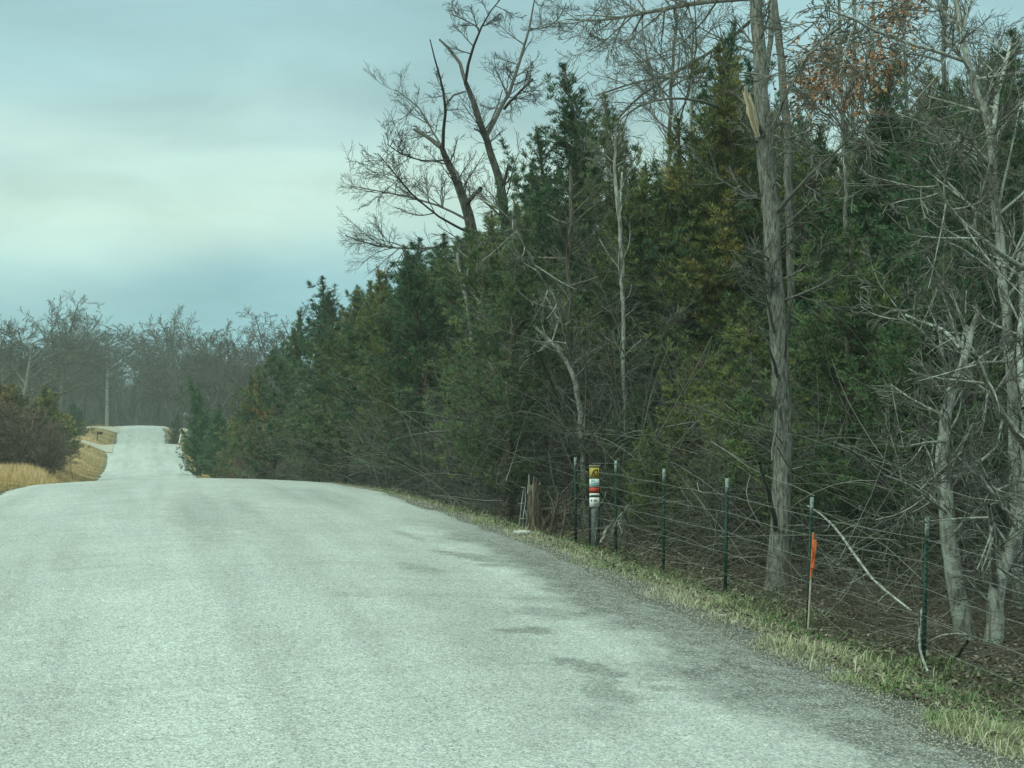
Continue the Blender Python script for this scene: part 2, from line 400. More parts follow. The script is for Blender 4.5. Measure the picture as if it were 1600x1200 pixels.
setp(obj_from('ground', mesh_np('ground', V, Fc, M['ground'], smooth=True)), kind='structure')
def make_road():
    ys = axis([(-40, 4, 3), (4, 60, .25), (60, 280, 1), (280, 520, 20)])
    ts = np.linspace(0, 1, 31)
    rr = np.random.RandomState(3)
    wl = np.interp(ys, ys[::3], rr.normal(0, .05, len(ys[::3])))+.06*np.sin(ys*.9)
    wr = np.interp(ys, ys[::3], rr.normal(0, .07, len(ys[::3])))+.07*np.sin(ys*.7+1)
    # gravelled turn-ins widen the road a little at the crest drive
    wr = wr + rr.normal(0, .045, len(ys)); wl = wl + rr.normal(0, .04, len(ys))
    wl = wl - .8*np.exp(-((ys-166)/7)**2)
    wr = wr + .5*np.exp(-((ys-166)/9)**2)
    X = (RL+wl)[:, None]*(1-ts)+(RR+wr)[:, None]*ts; Y = np.repeat(ys[:, None], len(ts), 1)
    Z = G(X, Y)+.006; Z[:, 0] -= .05; Z[:, -1] -= .05
    V = np.stack([X, Y, Z], -1).reshape(-1, 3); i = np.arange(X.size).reshape(X.shape)
    Fc = np.stack([i[:-1, :-1], i[:-1, 1:], i[1:, 1:], i[1:, :-1]], -1).reshape(-1, 4)
    setp(obj_from('road', mesh_np('road', V, Fc, M['road'], smooth=True)), kind='structure')
make_road()
def drive(name, x0, x1, y0, w):
    xs = np.linspace(x0, x1, 24); ts = np.linspace(-1, 1, 7)
    X = np.repeat(xs[:, None], 7, 1); fl = 1+1.6*np.exp(-(np.abs(xs-x1)/1.5))
    Y = y0 + ts[None, :]*w*.5*fl[:, None] + .25*np.sin(xs)[:, None] + np.abs(xs-x1)[:, None]*.25
    Z = G(X, Y)+.07
    V = np.stack([X, Y, Z], -1).reshape(-1, 3); i = np.arange(X.size).reshape(X.shape)
    Fc = np.stack([i[:-1, :-1], i[:-1, 1:], i[1:, 1:], i[1:, :-1]], -1).reshape(-1, 4)
    setp(obj_from(name, mesh_np(name, V, Fc, M['gravel'], smooth=True)), kind='structure')
drive('gravel_driveway', -16, -2.2, 166, 4.5)
drive('gravel_path', -22, -2.2, 248, 5)
def drive_r():
    xs = np.linspace(4.4, 12, 12)
    V, Fc = grid_mesh(xs, np.linspace(249, 255, 6), lambda X, Y: G(X, Y)+.05)
    setp(obj_from('gravel_turnout', mesh_np('gravel_turnout', V, Fc, M['gravel'], smooth=True)), kind='structure')
drive_r()

# ------------------------------------------------------------------ grass & litter (stuff)
def blades(x, y, h, w, tint, bend, rs, name, mat, z=None):
    n = len(x); z = G(x, y) if z is None else z
    a = rs.uniform(0, 2*math.pi, n); b = rs.uniform(0, 2*math.pi, n)
    u = np.stack([np.cos(a), np.sin(a), np.zeros(n)], -1)*w[:, None]*.5
    l = np.stack([np.cos(b), np.sin(b), np.zeros(n)], -1)*(bend*h)[:, None]
    p = np.stack([x, y, z-.02], -1); up = np.zeros((n, 3)); up[:, 2] = h
    V = np.stack([p-u, p+u, p+u*.7+up*.6+l*.35, p-u*.7+up*.6+l*.35, p+up*(1-.35*bend)[:, None]+l], 1).reshape(-1, 3)
    i = np.arange(n)[:, None]*5
    # quad + a degenerate-free tip drawn as quads by splitting: use triangles
    T = np.concatenate([i+np.array([[0, 1, 2]]), i+np.array([[0, 2, 3]]), i+np.array([[3, 2, 4]])], 1).reshape(-1, 3)
    return setp(obj_from(name, mesh_np(name, V, T, mat, np.repeat(tint, 3))), kind='stuff')
rs = np.random.RandomState(11)
def verge():
    # clumped green and straw grass on the right verge
    n = 130000
    y = 5.5*np.exp(rs.uniform(0, math.log(45/5.5), n)); x = RR + .0 + rs.gamma(2.2, .45, n) + .15*np.sin(y*2.3)+.1*np.sin(y*5.1)
    c = sn(x*1.0, y, 3.1)+.6*sn(x, y, 9.)
    keep = (c > -.40+rs.uniform(-.35, .35, n)) & (x < 7.1) & (rs.uniform(0, 1, n) < np.clip(1.5-y/26, .12, 1)); x, y, c = x[keep], y[keep], c[keep]; n = len(x)
    h = rs.gamma(3, .019, n)*(1+.5*np.clip(c, 0, 1)); h = np.clip(h, .025, .26)
    t = np.clip(.74+.36*sn(x, y, 1.3)+rs.normal(0, .2, n)-.45*np.clip((x-RR-.25)/.9, 0, 1), 0, 1)
    blades(x, y, h, rs.uniform(.004, .009, n), t, rs.uniform(.4, 1.5, n), rs, 'verge_grass', M['grass_green'])
verge()
def field():
    n = 100000
    y = 24+rs.uniform(0, 1, n)**1.3*230; x = RL - .05 - rs.gamma(1.6, 2.4, n)*(1+y*.008)
    x = np.where(rs.uniform(0, 1, n) < .2, RL-rs.uniform(0, 1.0, n)**1.2, x)
    keep = (np.abs(y-(166+np.abs(x+2.2)*.25)) > 2.8) & (np.abs(y-(248+np.abs(x+2.2)*.25)) > 3.5) & (x > -30); x, y = x[keep], y[keep]; n = len(x)
    edge = np.clip((RL-x)/2.2, .0, 1)
    h = (.08+.55*edge**1.3)*rs.uniform(.45, 1.1, n)*(1+.25*sn(x, y, .7)); h = np.where(y > 90, h*.8, h)
    t = np.clip(.5+.3*sn(x, y, .5)+rs.normal(0, .18, n)-.30*(1-edge), 0, 1)
    blades(x, y, h, (.006+y*.00016)*rs.uniform(.7, 1.3, n), t, rs.uniform(.05, .55, n), rs, 'tall_straw_grass', M['grass_straw'])
    # right bank far away
    n = 26000; y = 62+rs.uniform(0, 1, n)*192; x = RR+.1+rs.gamma(1.6, .9, n)
    k = (x < 10); x, y = x[k], y[k]; n = len(x)
    blades(x, y, np.clip((x-RR)*.16, .06, .3)*rs.uniform(.4, 1.4, n), (.006+y*.00016)*rs.uniform(.7, 1.3, n), np.clip(.35+.3*sn(x, y, .6)+rs.normal(0, .2, n), 0, 1), rs.uniform(.1, .8, n), rs, 'far_bank_grass', M['grass_straw'])
field()
def litter():
    n = 80000
    y = 5*np.exp(rs.uniform(0, math.log(60/5), n)); x = 5.05+rs.gamma(1.3, 2.0, n)
    n = len(x); z = G(x, y)+rs.uniform(0, .05, n)
    a = rs.uniform(0, 6.28, n); s = rs.uniform(.010, .032, n)
    u = np.stack([np.cos(a), np.sin(a), rs.uniform(-.6, .6, n)], -1)*s[:, None]; v = np.stack([-np.sin(a), np.cos(a), rs.uniform(-.6, .6, n)], -1)*s[:, None]*.55
    p = np.stack([x, y, z], -1); V = np.stack([p-u, p+v*.8, p+u, p-v], 1).reshape(-1, 3)
    setp(obj_from('leaf_litter', mesh_np('leaf_litter', V, np.arange(n*4).reshape(-1, 4), M['litter'], rs.uniform(0, 1, n)**1.2)), kind='stuff')
    # loose chips kicked to the road edge
    n = 16000; y = 5.5*np.exp(rs.uniform(0, math.log(40/5.5), n)); x = RR+rs.normal(-.05, .34, n)
    s = rs.uniform(.004, .010, n); z = G(x, y)+s*.4
    th = rs.uniform(0, 6.28, n)
    oc = np.array([[1, 0, 0], [-1, 0, 0], [0, 1, 0], [0, -1, 0], [0, 0, .8], [0, 0, -.8]], float)
    V = np.zeros((n, 6, 3)); V[:] = oc[None]*s[:, None, None]*rs.uniform(.6, 1.2, (n, 6, 1)); V += np.stack([x, y, z], -1)[:, None]
    f = np.array([[0, 2, 4], [2, 1, 4], [1, 3, 4], [3, 0, 4], [2, 0, 5], [1, 2, 5], [3, 1, 5], [0, 3, 5]])
    Fc = (np.arange(n)[:, None, None]*6+f[None]).reshape(-1, 3)
    setp(obj_from('loose_gravel', mesh_np('loose_gravel', V.reshape(-1, 3), Fc, M['gravel'])), kind='stuff')
litter()

# ------------------------------------------------------------------ cedar generator
def foliage(cent, dirs, tints, nb, L, W, rs, drop=.0):
    """cent (m,3) cluster centres -> nb little pointed sprays around each"""
    m = len(cent); n = m*nb
    c = np.repeat(cent, nb, 0); d = np.repeat(dirs, nb, 0); t = np.repeat(tints, nb)
    off = rs.normal(0, 1, (n, 3)); off /= np.linalg.norm(off, axis=1, keepdims=True)+1e-9
    dr = d*.9+off*.85+np.array([0, 0, .25]); dr /= np.linalg.norm(dr, axis=1, keepdims=True)+1e-9
    p = c+off*rs.uniform(0, 1, (n, 1))*L*.8
    sd = np.cross(dr, rs.normal(0, 1, (n, 3))); sd /= np.linalg.norm(sd, axis=1, keepdims=True)+1e-9
    l = L*rs.uniform(.6, 1.3, (n, 1)); w = W*rs.uniform(.6, 1.3, (n, 1))
    V = np.stack([p-dr*l*.5, p+sd*w, p+dr*l*.6, p-sd*w*.8], 1).reshape(-1, 3)
    return V, np.arange(n*4).reshape(-1, 4), np.clip(t+rs.normal(0, .12, n), 0, 1)
def tree_h(root):
    m = 0
    for ch in root.children:
        n = len(ch.data.vertices); a = np.empty(n*3, np.float32); ch.data.vertices.foreach_get('co', a); m = max(m, float(np.percentile(a[2::3], 99.9)))
    return m
def cedar(name, seed, H, Rad, base=.28, dens=1.0, dead=1.0, barkm='bark_cedar', blade=(.088, .0062), open_=0.0, nb=30):
    r = random.Random(seed); rs = np.random.RandomState(seed)
    root = bpy.data.objects.new(name, None); C.objects.link(root)
    tb = TB(); dw = TB()
    trunk = wig((0, 0, -.25), (0, 0, 1), H+.2, 12, .035, r); trunk[:, 2] = np.linspace(-.25, H-.05, 12)
    tr0 = .014*H+.02
    tb.add(trunk, np.linspace(tr0, .012, 12)**1.0, 8)
    cent, dirs, tint = [], [], []; ph = [r.uniform(0, 6.3) for _ in range(3)]
    nbr = int(30*H*dens)
    for i in range(nbr):
        t = (i+r.random())/nbr; t = t**.92
        zf = base+(1-base)*t
        if r.random() < open_*(1-t): continue
        q, _ = at(trunk, zf)
        prof = (1-t)**.80*(.6+.4*min(1, t*5)) + .04
        a = r.uniform(0, 2*math.pi)
        lobe = 1+.28*math.sin(a*2+t*9+ph[0])+.22*math.sin(a*3-t*17+ph[1])+.2*math.sin(t*31+ph[2])
        L = min(Rad*prof*r.uniform(.5, 1.25)*lobe, Rad*1.15)
        el = math.radians(r.uniform(8, 32)+36*t)
        d = np.array([math.cos(a)*math.cos(el), math.sin(a)*math.cos(el), math.sin(el)])
        pts = wig(q, d, L, 5, .10, r, .10)
        tb.add(pts, np.linspace(.006+.010*L, .004, 5), 4, r.random())
        bt = r.uniform(.1, .75)
        nc = max(3, int(L*11*dens**.3))
        for j in range(nc):
            s = .22+.78*((j+r.random())/nc)
            c, tt = at(pts, min(s, .999))
            spread = .34*L*(1-s*.55)+.05
            o = rvec(r); o = unit(o)*r.uniform(.1, 1)*spread; o[2] *= .55
            cent.append(c+o); dirs.append(unit(tt*.8+unit(o)*.6+np.array([0, 0, .35]))); tint.append(bt+r.uniform(-.15, .15))
    # upright plumes: secondary leaders that break the outline
    for i in range(int(26*dens)):
        t = r.uniform(.1, .82); zf = base+(1-base)*t; q, _ = at(trunk, zf); a = r.uniform(0, 2*math.pi)
        R0 = Rad*(1-t)**.8*r.uniform(.45, .95); q = q+np.array([math.cos(a), math.sin(a), .2])*R0
        L = r.uniform(.45, 1.15)*(1.1-.4*t); d = unit((math.cos(a)*.45, math.sin(a)*.45, 1)); pts = wig(q, d, L, 5, .08, r, .05)
        tb.add(pts, np.linspace(.012, .004, 5), 4, .4); bt = r.uniform(.15, .8)
        for j in range(int(16*L)+4):
            s_ = r.random(); c, tt = at(pts, min(s_, .999)); cent.append(c+rvec(r)*.10*(1.02-s_)**1.2*(1+L*.5)); dirs.append(unit(tt+rvec(r)*.25)); tint.append(bt+r.uniform(-.12, .12))
    # leader
    for j in range(int(10+H*.8)):
        k_ = r.random(); cent.append(trunk[-1]+np.array([r.gauss(0, .01+.09*k_*k_), r.gauss(0, .01+.09*k_*k_), -k_*1.3+.12])); dirs.append(np.array([0, 0, 1.])); tint.append(r.uniform(.2, .6))
    # dead lower branches with grey twigs
    nd = int(7*dead*H)
    for i in range(nd):
        zf = r.uniform(.02, .45)**1.0; q, _ = at(trunk, zf); a = r.uniform(0, 2*math.pi)
        L = Rad*r.uniform(.4, 1.05); el = math.radians(r.uniform(-22, 22))
        d = np.array([math.cos(a)*math.cos(el), math.sin(a)*math.cos(el), math.sin(el)])
        pts = wig(q, d, L, 6, .12, r, -.01)
        tn = r.uniform(.2, .9)
        dw.add(pts, np.linspace(.009, .0025, 6), 4, tn)
        for j in range(int(4+6*L)):
            s = r.uniform(.2, .98); c, tt = at(pts, s)
            sp_ = wig(c, deviate(tt, math.radians(r.uniform(25, 65)), r), r.uniform(.15, .6), 4, .18, r, -.02)
            dw.add(sp_, np.linspace(.0038, .0018, 4), 3, min(1, tn+r.uniform(-.2, .2)))
            if r.random() < .5:
                c2, t2 = at(sp_, r.uniform(.3, .9)); dw.add(wig(c2, deviate(t2, .8, r), r.uniform(.1, .25), 3, .15, r), [.003, .0025, .002], 3, tn)
    obj_from('trunk', tb.mesh('cedar_trunk', M[barkm]), root)
    obj_from('dead_branches', dw.mesh('cedar_dead', M['deadwood']), root)
    # taper to a thin ragged point: shrink offsets under a cone below the tip and thin out towards it
    top_ = trunk[-1][2]; cent = np.array(cent); dirs = np.array(dirs); tint = np.array(tint)
    dz = np.clip(top_+.05-cent[:, 2], 0, 99); ax = np.stack([np.interp(cent[:, 2], trunk[:, 2], trunk[:, 0]), np.interp(cent[:, 2], trunk[:, 2], trunk[:, 1])], -1)
    dx = cent[:, :2]-ax; rr_ = np.linalg.norm(dx, axis=1)+1e-6; env = (.01+.34*dz+.10*dz*np.sin(dz*7+seed)*np.sin(np.arctan2(dx[:, 1], dx[:, 0])*2+dz*3))
    k_ = np.minimum(1, env/rr_)[:, None]; k_[dz > 2.2] = 1; cent[:, :2] = ax+dx*k_
    keep = rs.uniform(0, 1, len(cent)) < np.clip(.12+dz/1.9, 0, 1); cent, dirs, tint = cent[keep], dirs[keep], tint[keep]
    # a few side spires just below the tip
    for i in range(r.randint(3, 6)):
        h_ = r.uniform(.5, 2.2); a = r.uniform(0, 6.28); R1 = h_*r.uniform(.28, .5); b0 = np.array([trunk[-1][0]+R1*math.cos(a), trunk[-1][1]+R1*math.sin(a), top_-h_-.2]); L1 = r.uniform(.35, .8)
        m_ = int(9*L1/.5); ss_ = np.sort(rs.uniform(0, 1, m_)); e_ = rs.normal(0, 1, (m_, 3))*(.07*(1.05-ss_))[:, None]
        cent = np.vstack([cent, b0+ss_[:, None]*np.array([math.cos(a)*.25, math.sin(a)*.25, 1])*L1+e_]); dirs = np.vstack([dirs, np.tile([[math.cos(a)*.2, math.sin(a)*.2, 1.]], (m_, 1))]); tint = np.r_[tint, np.full(m_, r.uniform(.2, .8))]
    V, Fc, T = foliage(cent, dirs, tint, nb, blade[0], blade[1], rs)
    obj_from('crown', mesh_np('cedar_crown', V, Fc, M['cedar'], T), root)
    root['h'] = tree_h(root); root['tx'] = float(trunk[-1][0]); root['ty'] = float(trunk[-1][1])
    return root
def bare(name, seed, H, r0, Q, barkm, twigm, lean=0.0, leaves=0):
    r = random.Random(seed); limbs, tw = TB(), TB()
    root = bpy.data.objects.new(name, None); C.objects.link(root)
    n = 12; tr = wig((0, 0, -.3), (lean, 0, 1), H*Q['bole']+.3, n, Q['w'][0], r, .02)
    limbs.add(tr, np.linspace(r0, r0*Q.get('top', .35), n), 8, r.random())
    c = Q['c0']
    for i in range(c):
        s = Q['b0']+(1-Q['b0'])*((i+r.random())/c); q, t = at(tr, min(s, .999))
        d = deviate(t, math.radians(r.uniform(*Q['a0'])), r)
        d[2] = abs(d[2])*.8+.1; d = unit(d)
        L = H*Q['l0']*r.uniform(.6, 1.15)*(1.2-.6*s)
        grow([limbs, tw], q, d, L, max(Q['tip']*1.5, r0*r.uniform(.3, .55)*(1.15-.6*s)), 1, r, Q)
    obj_from('trunk', limbs.mesh(name, M[barkm]), root)
    obj_from('crown', tw.mesh(name+'_twigs', M[twigm]), root)
    root['h'] = tree_h(root)
    return root
def scrub(name, seed, H, nst, Q, mat='deadwood', spread=.5):
    r = random.Random(seed); limbs, tw = TB(), TB()
    root = bpy.data.objects.new(name, None); C.objects.link(root)
    for i in range(nst):
        a = r.uniform(0, 6.28); d = unit((math.cos(a)*spread*r.random(), math.sin(a)*spread*r.random(), 1))
        grow([limbs, tw], (r.gauss(0, .12), r.gauss(0, .12), -.15), d, H*r.uniform(.6, 1.05), r.uniform(.007, .018) if mat == 'deadwood' else r.uniform(.015, .03), 0, r, Q)
    obj_from('stems', limbs.mesh(name, M[mat]), root); obj_from('crown', tw.mesh(name+'_twigs', M[mat]), root)
    root['h'] = tree_h(root)
    return root
PLACED = {}

def place(proto, x, y, H=None, rz=None, label=None, cat='tree', group=None, col=None, sxy=1.0, dz=0, name=None):
    h = proto['h']; s = (H/h) if H else 1.0
    first = proto.name not in PLACED
    PLACED[proto.name] = 1
    o = proto if first else copy_tree(proto)
    if name: o.name = name
    o.location = (x, y, Gf(x, y)+dz); o.rotation_euler = (0, 0, R.uniform(0, 6.28) if rz is None else rz); o.scale = (s*sxy, s*sxy, s)
    setp(o, label, cat, group)
    if col:
        for ch in o.children:
            if ch.name.startswith('crown'): ch.color = (*col, 1)
    return o
def src(proto_fn):   # prototypes: first placement uses the prototype itself
    return proto_fn

CED = [cedar('cedar_tree', 100+i, H, Rd, b, de, dd, open_=op) for i, (H, Rd, b, de, dd, op) in enumerate([
    (9.5, 1.9, .10, 1.15, .9, .25), (8.5, 2.0, .08, 1.0, 1.0, .35), (7.5, 1.7, .06, 1.0, .9, .3), (10, 2.3, .16, .95, 1.0, .4), (6.5, 1.6, .05, 1.0, .8, .3), (9, 2.1, .2, .8, 1.2, .45)])]
CFAR = [cedar('cedar_tree', 200+i, H, Rd, .03, 1.0, .15, blade=(.15, .020), nb=14) for i, (H, Rd) in enumerate([(8, 2.0), (6, 2.1), (8, 1.5)])]
QD = dict(max=3, split=2, n=[10, 8, 6, 5], w=[.05, .12, .15, .18], up=[0, .05, .03, .02], tip=.0035, k=[8, 5, 4, 3], c=[0, 9, 7, 0], s0=[.3, .2, .15, 0],
          a=[(30, 60), (25, 60), (25, 65), (0, 0)], f=[.4, .42, .45, .4], bole=.95, b0=.3, c0=17, a0=(30, 65), l0=.26, top=.12)
BARE = [bare('bare_tree', 300+i, H, r0, QD, bm, 'deadwood') for i, (H, r0, bm) in enumerate([(12, .085, 'bark_pale'), (13, .10, 'bark'), (10, .06, 'bark_pale'), (9, .05, 'bark')])]
QF = dict(max=4, split=2, n=[10, 8, 7, 6, 4], w=[.07, .17, .20, .22, .2], up=[0, .01, .01, .01, 0], tip=.015, k=[6, 4, 3, 3, 3], c=[0, 7, 6, 5, 0], s0=[.3, .25, .2, .2, 0],
          a=[(30, 60), (25, 60), (25, 60), (25, 60), (0, 0)], f=[.5, .55, .52, .5, .4], bole=.60, b0=.40, c0=13, a0=(30, 75), l0=.44, top=.35)
OAK = [bare('bare_oak', 400+i, H, r0, QF, 'bark_far', 'twig_far') for i, (H, r0) in enumerate([(15, .30), (14, .26), (16, .34)])]
QG = dict(QF); QG.update(bole=.9, b0=.25, c0=18, a0=(20, 50), l0=.24, top=.2, c=[0, 6, 5, 4, 0])
WOOD = [bare('bare_tree', 420+i, 16, .2, QG, 'bark_far', 'twig_far') for i in range(3)]
QS = dict(max=3, split=1, n=[8, 6, 5, 4], w=[.12, .16, .2, .2], up=[.02, .0, -.02, 0], tip=.0018, k=[5, 4, 3, 3], c=[9, 6, 4, 0], s0=[.12, .15, .2, 0],
          a=[(25, 70), (25, 65), (25, 60), (0, 0)], f=[.42, .5, .5, .4])
SCR = [scrub('scrub_bush', 500+i, H, ns, QS, 'deadwood', .32) for i, (H, ns) in enumerate([(3.2, 7), (3.8, 6), (2.6, 8), (4.2, 6)])]
QSF = dict(QS); QSF.update(tip=.011)
SCRF = [scrub('scrub_bush', 520+i, 3.5, 9, QSF, 'twig_red', .45) for i in range(2)]

# ------------------------------------------------------------------ the woods right of the road
TOPY = np.array([(440, 620), (452, 560), (470, 490), (510, 440), (545, 465), (600, 430), (650, 385), (700, 372), (760, 345), (800, 280), (830, 190), (880, 112), (925, 145), (965, 205),
                 (990, 270), (1040, 215), (1090, 140), (1140, 75), (1180, 20), (1240, 70), (1300, 170), (1400, 110), (1500, 70), (1620, 0), (1800, -60)], float)
def topy(px): return float(np.interp(px, TOPY[:, 0], TOPY[:, 1]))
def max_h(x, y):
    px = px_of(x, y); z = z_of(x, y)
    return (650-topy(px))/F*z + CAM_Z - Gf(x, y)
LM = [(0, 60, 'left picture edge'), (60, 150, 'left clump of cedars'), (150, 215, 'utility pole'), (215, 262, 'top of the far road'), (262, 330, 'leaning white road marker'), (330, 400, 'narrow green cedar'), (400, 470, 'rusty cedar spire'),
      (470, 540, 'spiky corner cedar'), (540, 620, 'rounded olive cedar'), (620, 715, 'snapped-limb tree'), (715, 800, 'forked bare tree'), (800, 870, 'rotten stump'), (870, 950, 'marker post'), (950, 1050, 'propped forked stick'),
      (1050, 1160, 'third fence post'), (1160, 1250, 'thick trunk'), (1250, 1340, 'orange flagged stake'), (1340, 1460, 'nearest fence post'), (1460, 1540, 'leaning pale tree'), (1540, 1900, 'forked edge tree')]
def landmark(px):
    for a, b, n in LM:
        if a <= px < b: return n, ('left' if px < a+(b-a)/3 else 'right' if px > b-(b-a)/3 else '')
    return 'left picture edge', ''
def where(px, q, near, mid):
    n, sd = landmark(px); dep = 'just behind' if q < near else ('well behind' if q < mid else 'far back behind')
    return dep+' the '+n+(', slightly '+sd if sd else '')
GREENS = [(1, 1, 1), (1.15, 1.1, .9), (.85, 1, 1.05), (1.5, 1.25, .9), (.8, .95, .95), (1.1, 1.15, 1)]
RUST = (1.8, 1.3, .9)
# explicit front cedars: (column px, lateral l, top row y, variant, colour, width, label)
spots = []
front = [
 (503, 8.2, 432, 0, (.65, .82, .78), 1.5, 'dark spiky cedar at the left end of the woods, standing out against the sky'),
 (470, 8.0, 480, 2, (.9, 1, .95), .9, 'narrow dark cedar on the outer left corner of the woods'),
 (556, 8.4, 452, 1, (1.5, 1.25, .9), 1.4, 'olive cedar just right of the spiky corner cedar'),
 (606, 8.6, 418, 2, (1.0, 1.05, .95), 1.6, 'rounded green cedar in the tree wall left of the bare broken tree'),
 (578, 9.3, 440, 1, (1.2, 1.15, .9), 1.3, 'bushy green cedar filling the skyline between the olive and the rounded cedar'),
 (632, 9.4, 402, 1, (1.0, 1.05, .95), 1.3, 'bushy cedar filling the skyline just right of the rounded cedar'),
 (728, 9.6, 352, 1, (1.1, 1.1, .95), 1.2, 'bushy cedar wrapped round the foot of the snapped-limb tree'),
 (655, 9.0, 372, 0, (.75, .9, .9), 1.7, 'dark cedar whose top reaches the twigs left of the bare broken tree'),
 (693, 9.5, 362, 1, (.8, .95, .9), 1.5, 'dark cedar under the left stem of the bare broken tree'),
 (762, 8.3, 332, 2, (1.3, 1.2, .9), 1.6, 'olive green cedar below the fork of the bare broken tree'),
 (882, 9.2, 98, 0, (.62, .78, .74), 2.3, 'tall dark cedar with its whole top clear against the sky'),
 (838, 9.8, 190, 3, (.65, .8, .75), 1.1, 'dark cedar leaning on the left flank of the tall sky-lined cedar'),
 (945, 9.6, 140, 1, (1.25, 1.15, .9), .75, 'thin-topped cedar against the right side of the tall sky-lined cedar'),
 (1010, 9.0, 250, 2, (1.3, 1.2, .9), 1.4, 'green cedar in the skyline dip right of the tall sky-lined cedar'),
 (1060, 9.4, 180, 5, (1.35, 1.2, .9), 1.3, 'yellowish olive cedar with rusty tips left of the thick trunk'),
 (1125, 9.8, 70, 0, (1.6, 1.2, .8), 1.35, 'rusty olive cedar directly left of the torn limb scar'),
 (1150, 10.5, 20, 3, (.8, 1, 1), .9, 'dark green cedar top showing above the rusty cedar beside the thick trunk'),
 (1285, 9.6, 190, 1, (1.15, 1.1, .9), 1.1, 'green cedar close behind the fence right of the thick trunk'),
 (1400, 10.0, 90, 0, (.8, 1.0, .95), 1.25, 'big dark green cedar between the thick trunk and the pale right-hand trees'),
 (1480, 9.8, 120, 3, (.85, 1.02, .95), 1.1, 'dark cedar behind the forked pale tree, its crown near the top edge'),
 (1585, 9.6, 40, 1, (.8, .98, .95), 1.1, 'dark cedar at the right edge of the woods behind the crooked trunks'),
 (1330, 8.8, 340, 4, (1.1, 1.15, .9), 1.3, 'low green cedar between the orange flagged stake and the nearest fence post'),
 (1480, 8.9, 400, 2, (.95, 1.1, .95), 1.4, 'low dark green cedar just behind the leaning pale tree'),
 (1165, 8.5, 470, 4, (1.5, 1.3, .9), 1.2, 'small olive cedar just left of the thick trunk'),
 (1070, 8.2, 560, 4, (1.7, 1.4, .9), 1.1, 'small olive cedar behind the third fence post from the right'),
 (1000, 8.2, 600, 2, (1.0, 1.15, .95), 1.1, 'low green cedar behind the propped forked stick'),
 (1012, 7.3, 665, 4, (1.3, 1.3, .9), 1.0, 'knee-high olive cedar seedling right behind the wires near the propped forked stick'),
 (1612, 9.6, 560, 4, (.9, 1.15, .9), .9, 'low green cedar spray at the right edge behind the forked pale tree'),
]
for (px, l, ty, v, col, w, lab) in front:
    if px < 800: l -= 1.4
    if px > 1250 and l > 9.5: l += 1.7
    y = d_at(px, l); z = z_of(l, y); H = (650-ty)/F*z+CAM_Z-Gf(l, y)
    o = place(CED[v], l, y, H, None, lab, 'tree', 'cedars behind the wire fence', col, min(1.75, w*1.5/ max(1.0, H/8.5))); spots.append((l, y))
    a_ = o.rotation_euler.z; tx, ty_ = CED[v]['tx']*o.scale[0], CED[v]['ty']*o.scale[1]     # stand it so that its tip, not its foot, is over the spot
    o.location.x -= tx*math.cos(a_)-ty_*math.sin(a_); o.location.y -= tx*math.sin(a_)+ty_*math.cos(a_)
# interior cedars
LABC = ['green cedar', 'olive cedar', 'dark cedar']
tries = 0; cnt = 0
while cnt < 136 and tries < 9000:
    tries += 1
    l = 6.2+R.random()**1.7*28; y = R.uniform(8, 84)
    px = px_of(l, y)
    if (l < 8.3 and px > 800) or (l < 10.2 and px > 1250): continue
    if px < 515 or px > 1720: continue
    z = z_of(l, y)
    if z < 14: continue
    if any((l-a)**2+(y-b)**2 < (1.75+.012*z)**2 for a, b in spots): continue
    mh = min(max_h(l, y), 12.5)
    if mh < 4: continue
    H = mh*(R.uniform(.9, 1.0) if px < 830 else R.uniform(.72, .97) if l < 16 else R.uniform(.85, .98))
    k = R.random(); ci = 1 if k < .3 else (2 if k < .65 else 0)
    col = [(1, 1.05, .95), (1.5, 1.25, .85), (.75, .92, .95)][ci]
    if px > 1000 and R.random() < .12: col = RUST; lab = 'rust tinged cedar'
    else: lab = LABC[ci]
    place(R.choice(CED), l, y, H, None, ('tall ' if H > 9 else 'short ' if H < 7 else '')+lab+' '+where(px, l, 10.5, 17), 'tree', 'cedars behind the wire fence', col, R.uniform(1.0, 1.4)*min(1.3, 8/H+.3)); spots.append((l, y)); cnt += 1
# bare slender trees among the cedars
bs = []; cnt = 0; tries = 0
while cnt < 22 and tries < 5000:
    tries += 1
    l = 7.6+R.random()**1.3*16; y = R.uniform(9, 60); px = px_of(l, y)
    if px < 560 or px > 1680 or z_of(l, y) < 15: continue
    if any((l-a)**2+(y-b)**2 < 2.0 for a, b in bs): continue
    right = px > 1230
    mh = (650-topy(px))/F*z_of(l, y)+CAM_Z-Gf(l, y)
    H = mh*R.uniform(.85, 1.1) if right else mh*R.uniform(.5, .92)
    H = min(H, 14)
    place(R.choice(BARE), l, y, H, None, ('tall' if H > 10 else 'slender')+' bare tree '+where(px, l, 9.5, 14), 'tree', 'bare trees in the cedar woods', None, 1.0); bs.append((l, y)); cnt += 1
# scrub in the thicket edge
cnt = 0; tries = 0; ss = []
while cnt < 92 and tries < 8000:
    tries += 1
    l = 5.9+R.random()**1.6*9; y = R.uniform(8, 75); px = px_of(l, y)
    if l < 7.3 and px > 800: continue
    if px < 830 and R.random() < .55: continue
    if px < 455 or px > 1700 or z_of(l, y) < 12.5: continue
    if any((l-a)**2+(y-b)**2 < .55 for a, b in ss): continue
    if l < 9.8 and (1170 < px < 1250 or 1440 < px < 1700): continue
    hh = min(R.uniform(2.0, 5.0), max_h(l, y)*.8)
    place(R.choice(SCR), l, y, hh, None, ('tall' if hh > 4 else 'low' if hh < 2.9 else 'shoulder-high')+' grey scrub '+where(px, l, 8.2, 11), 'bush', 'bare scrub in the thicket', None, R.uniform(.9, 1.5)); ss.append((l, y)); cnt += 1

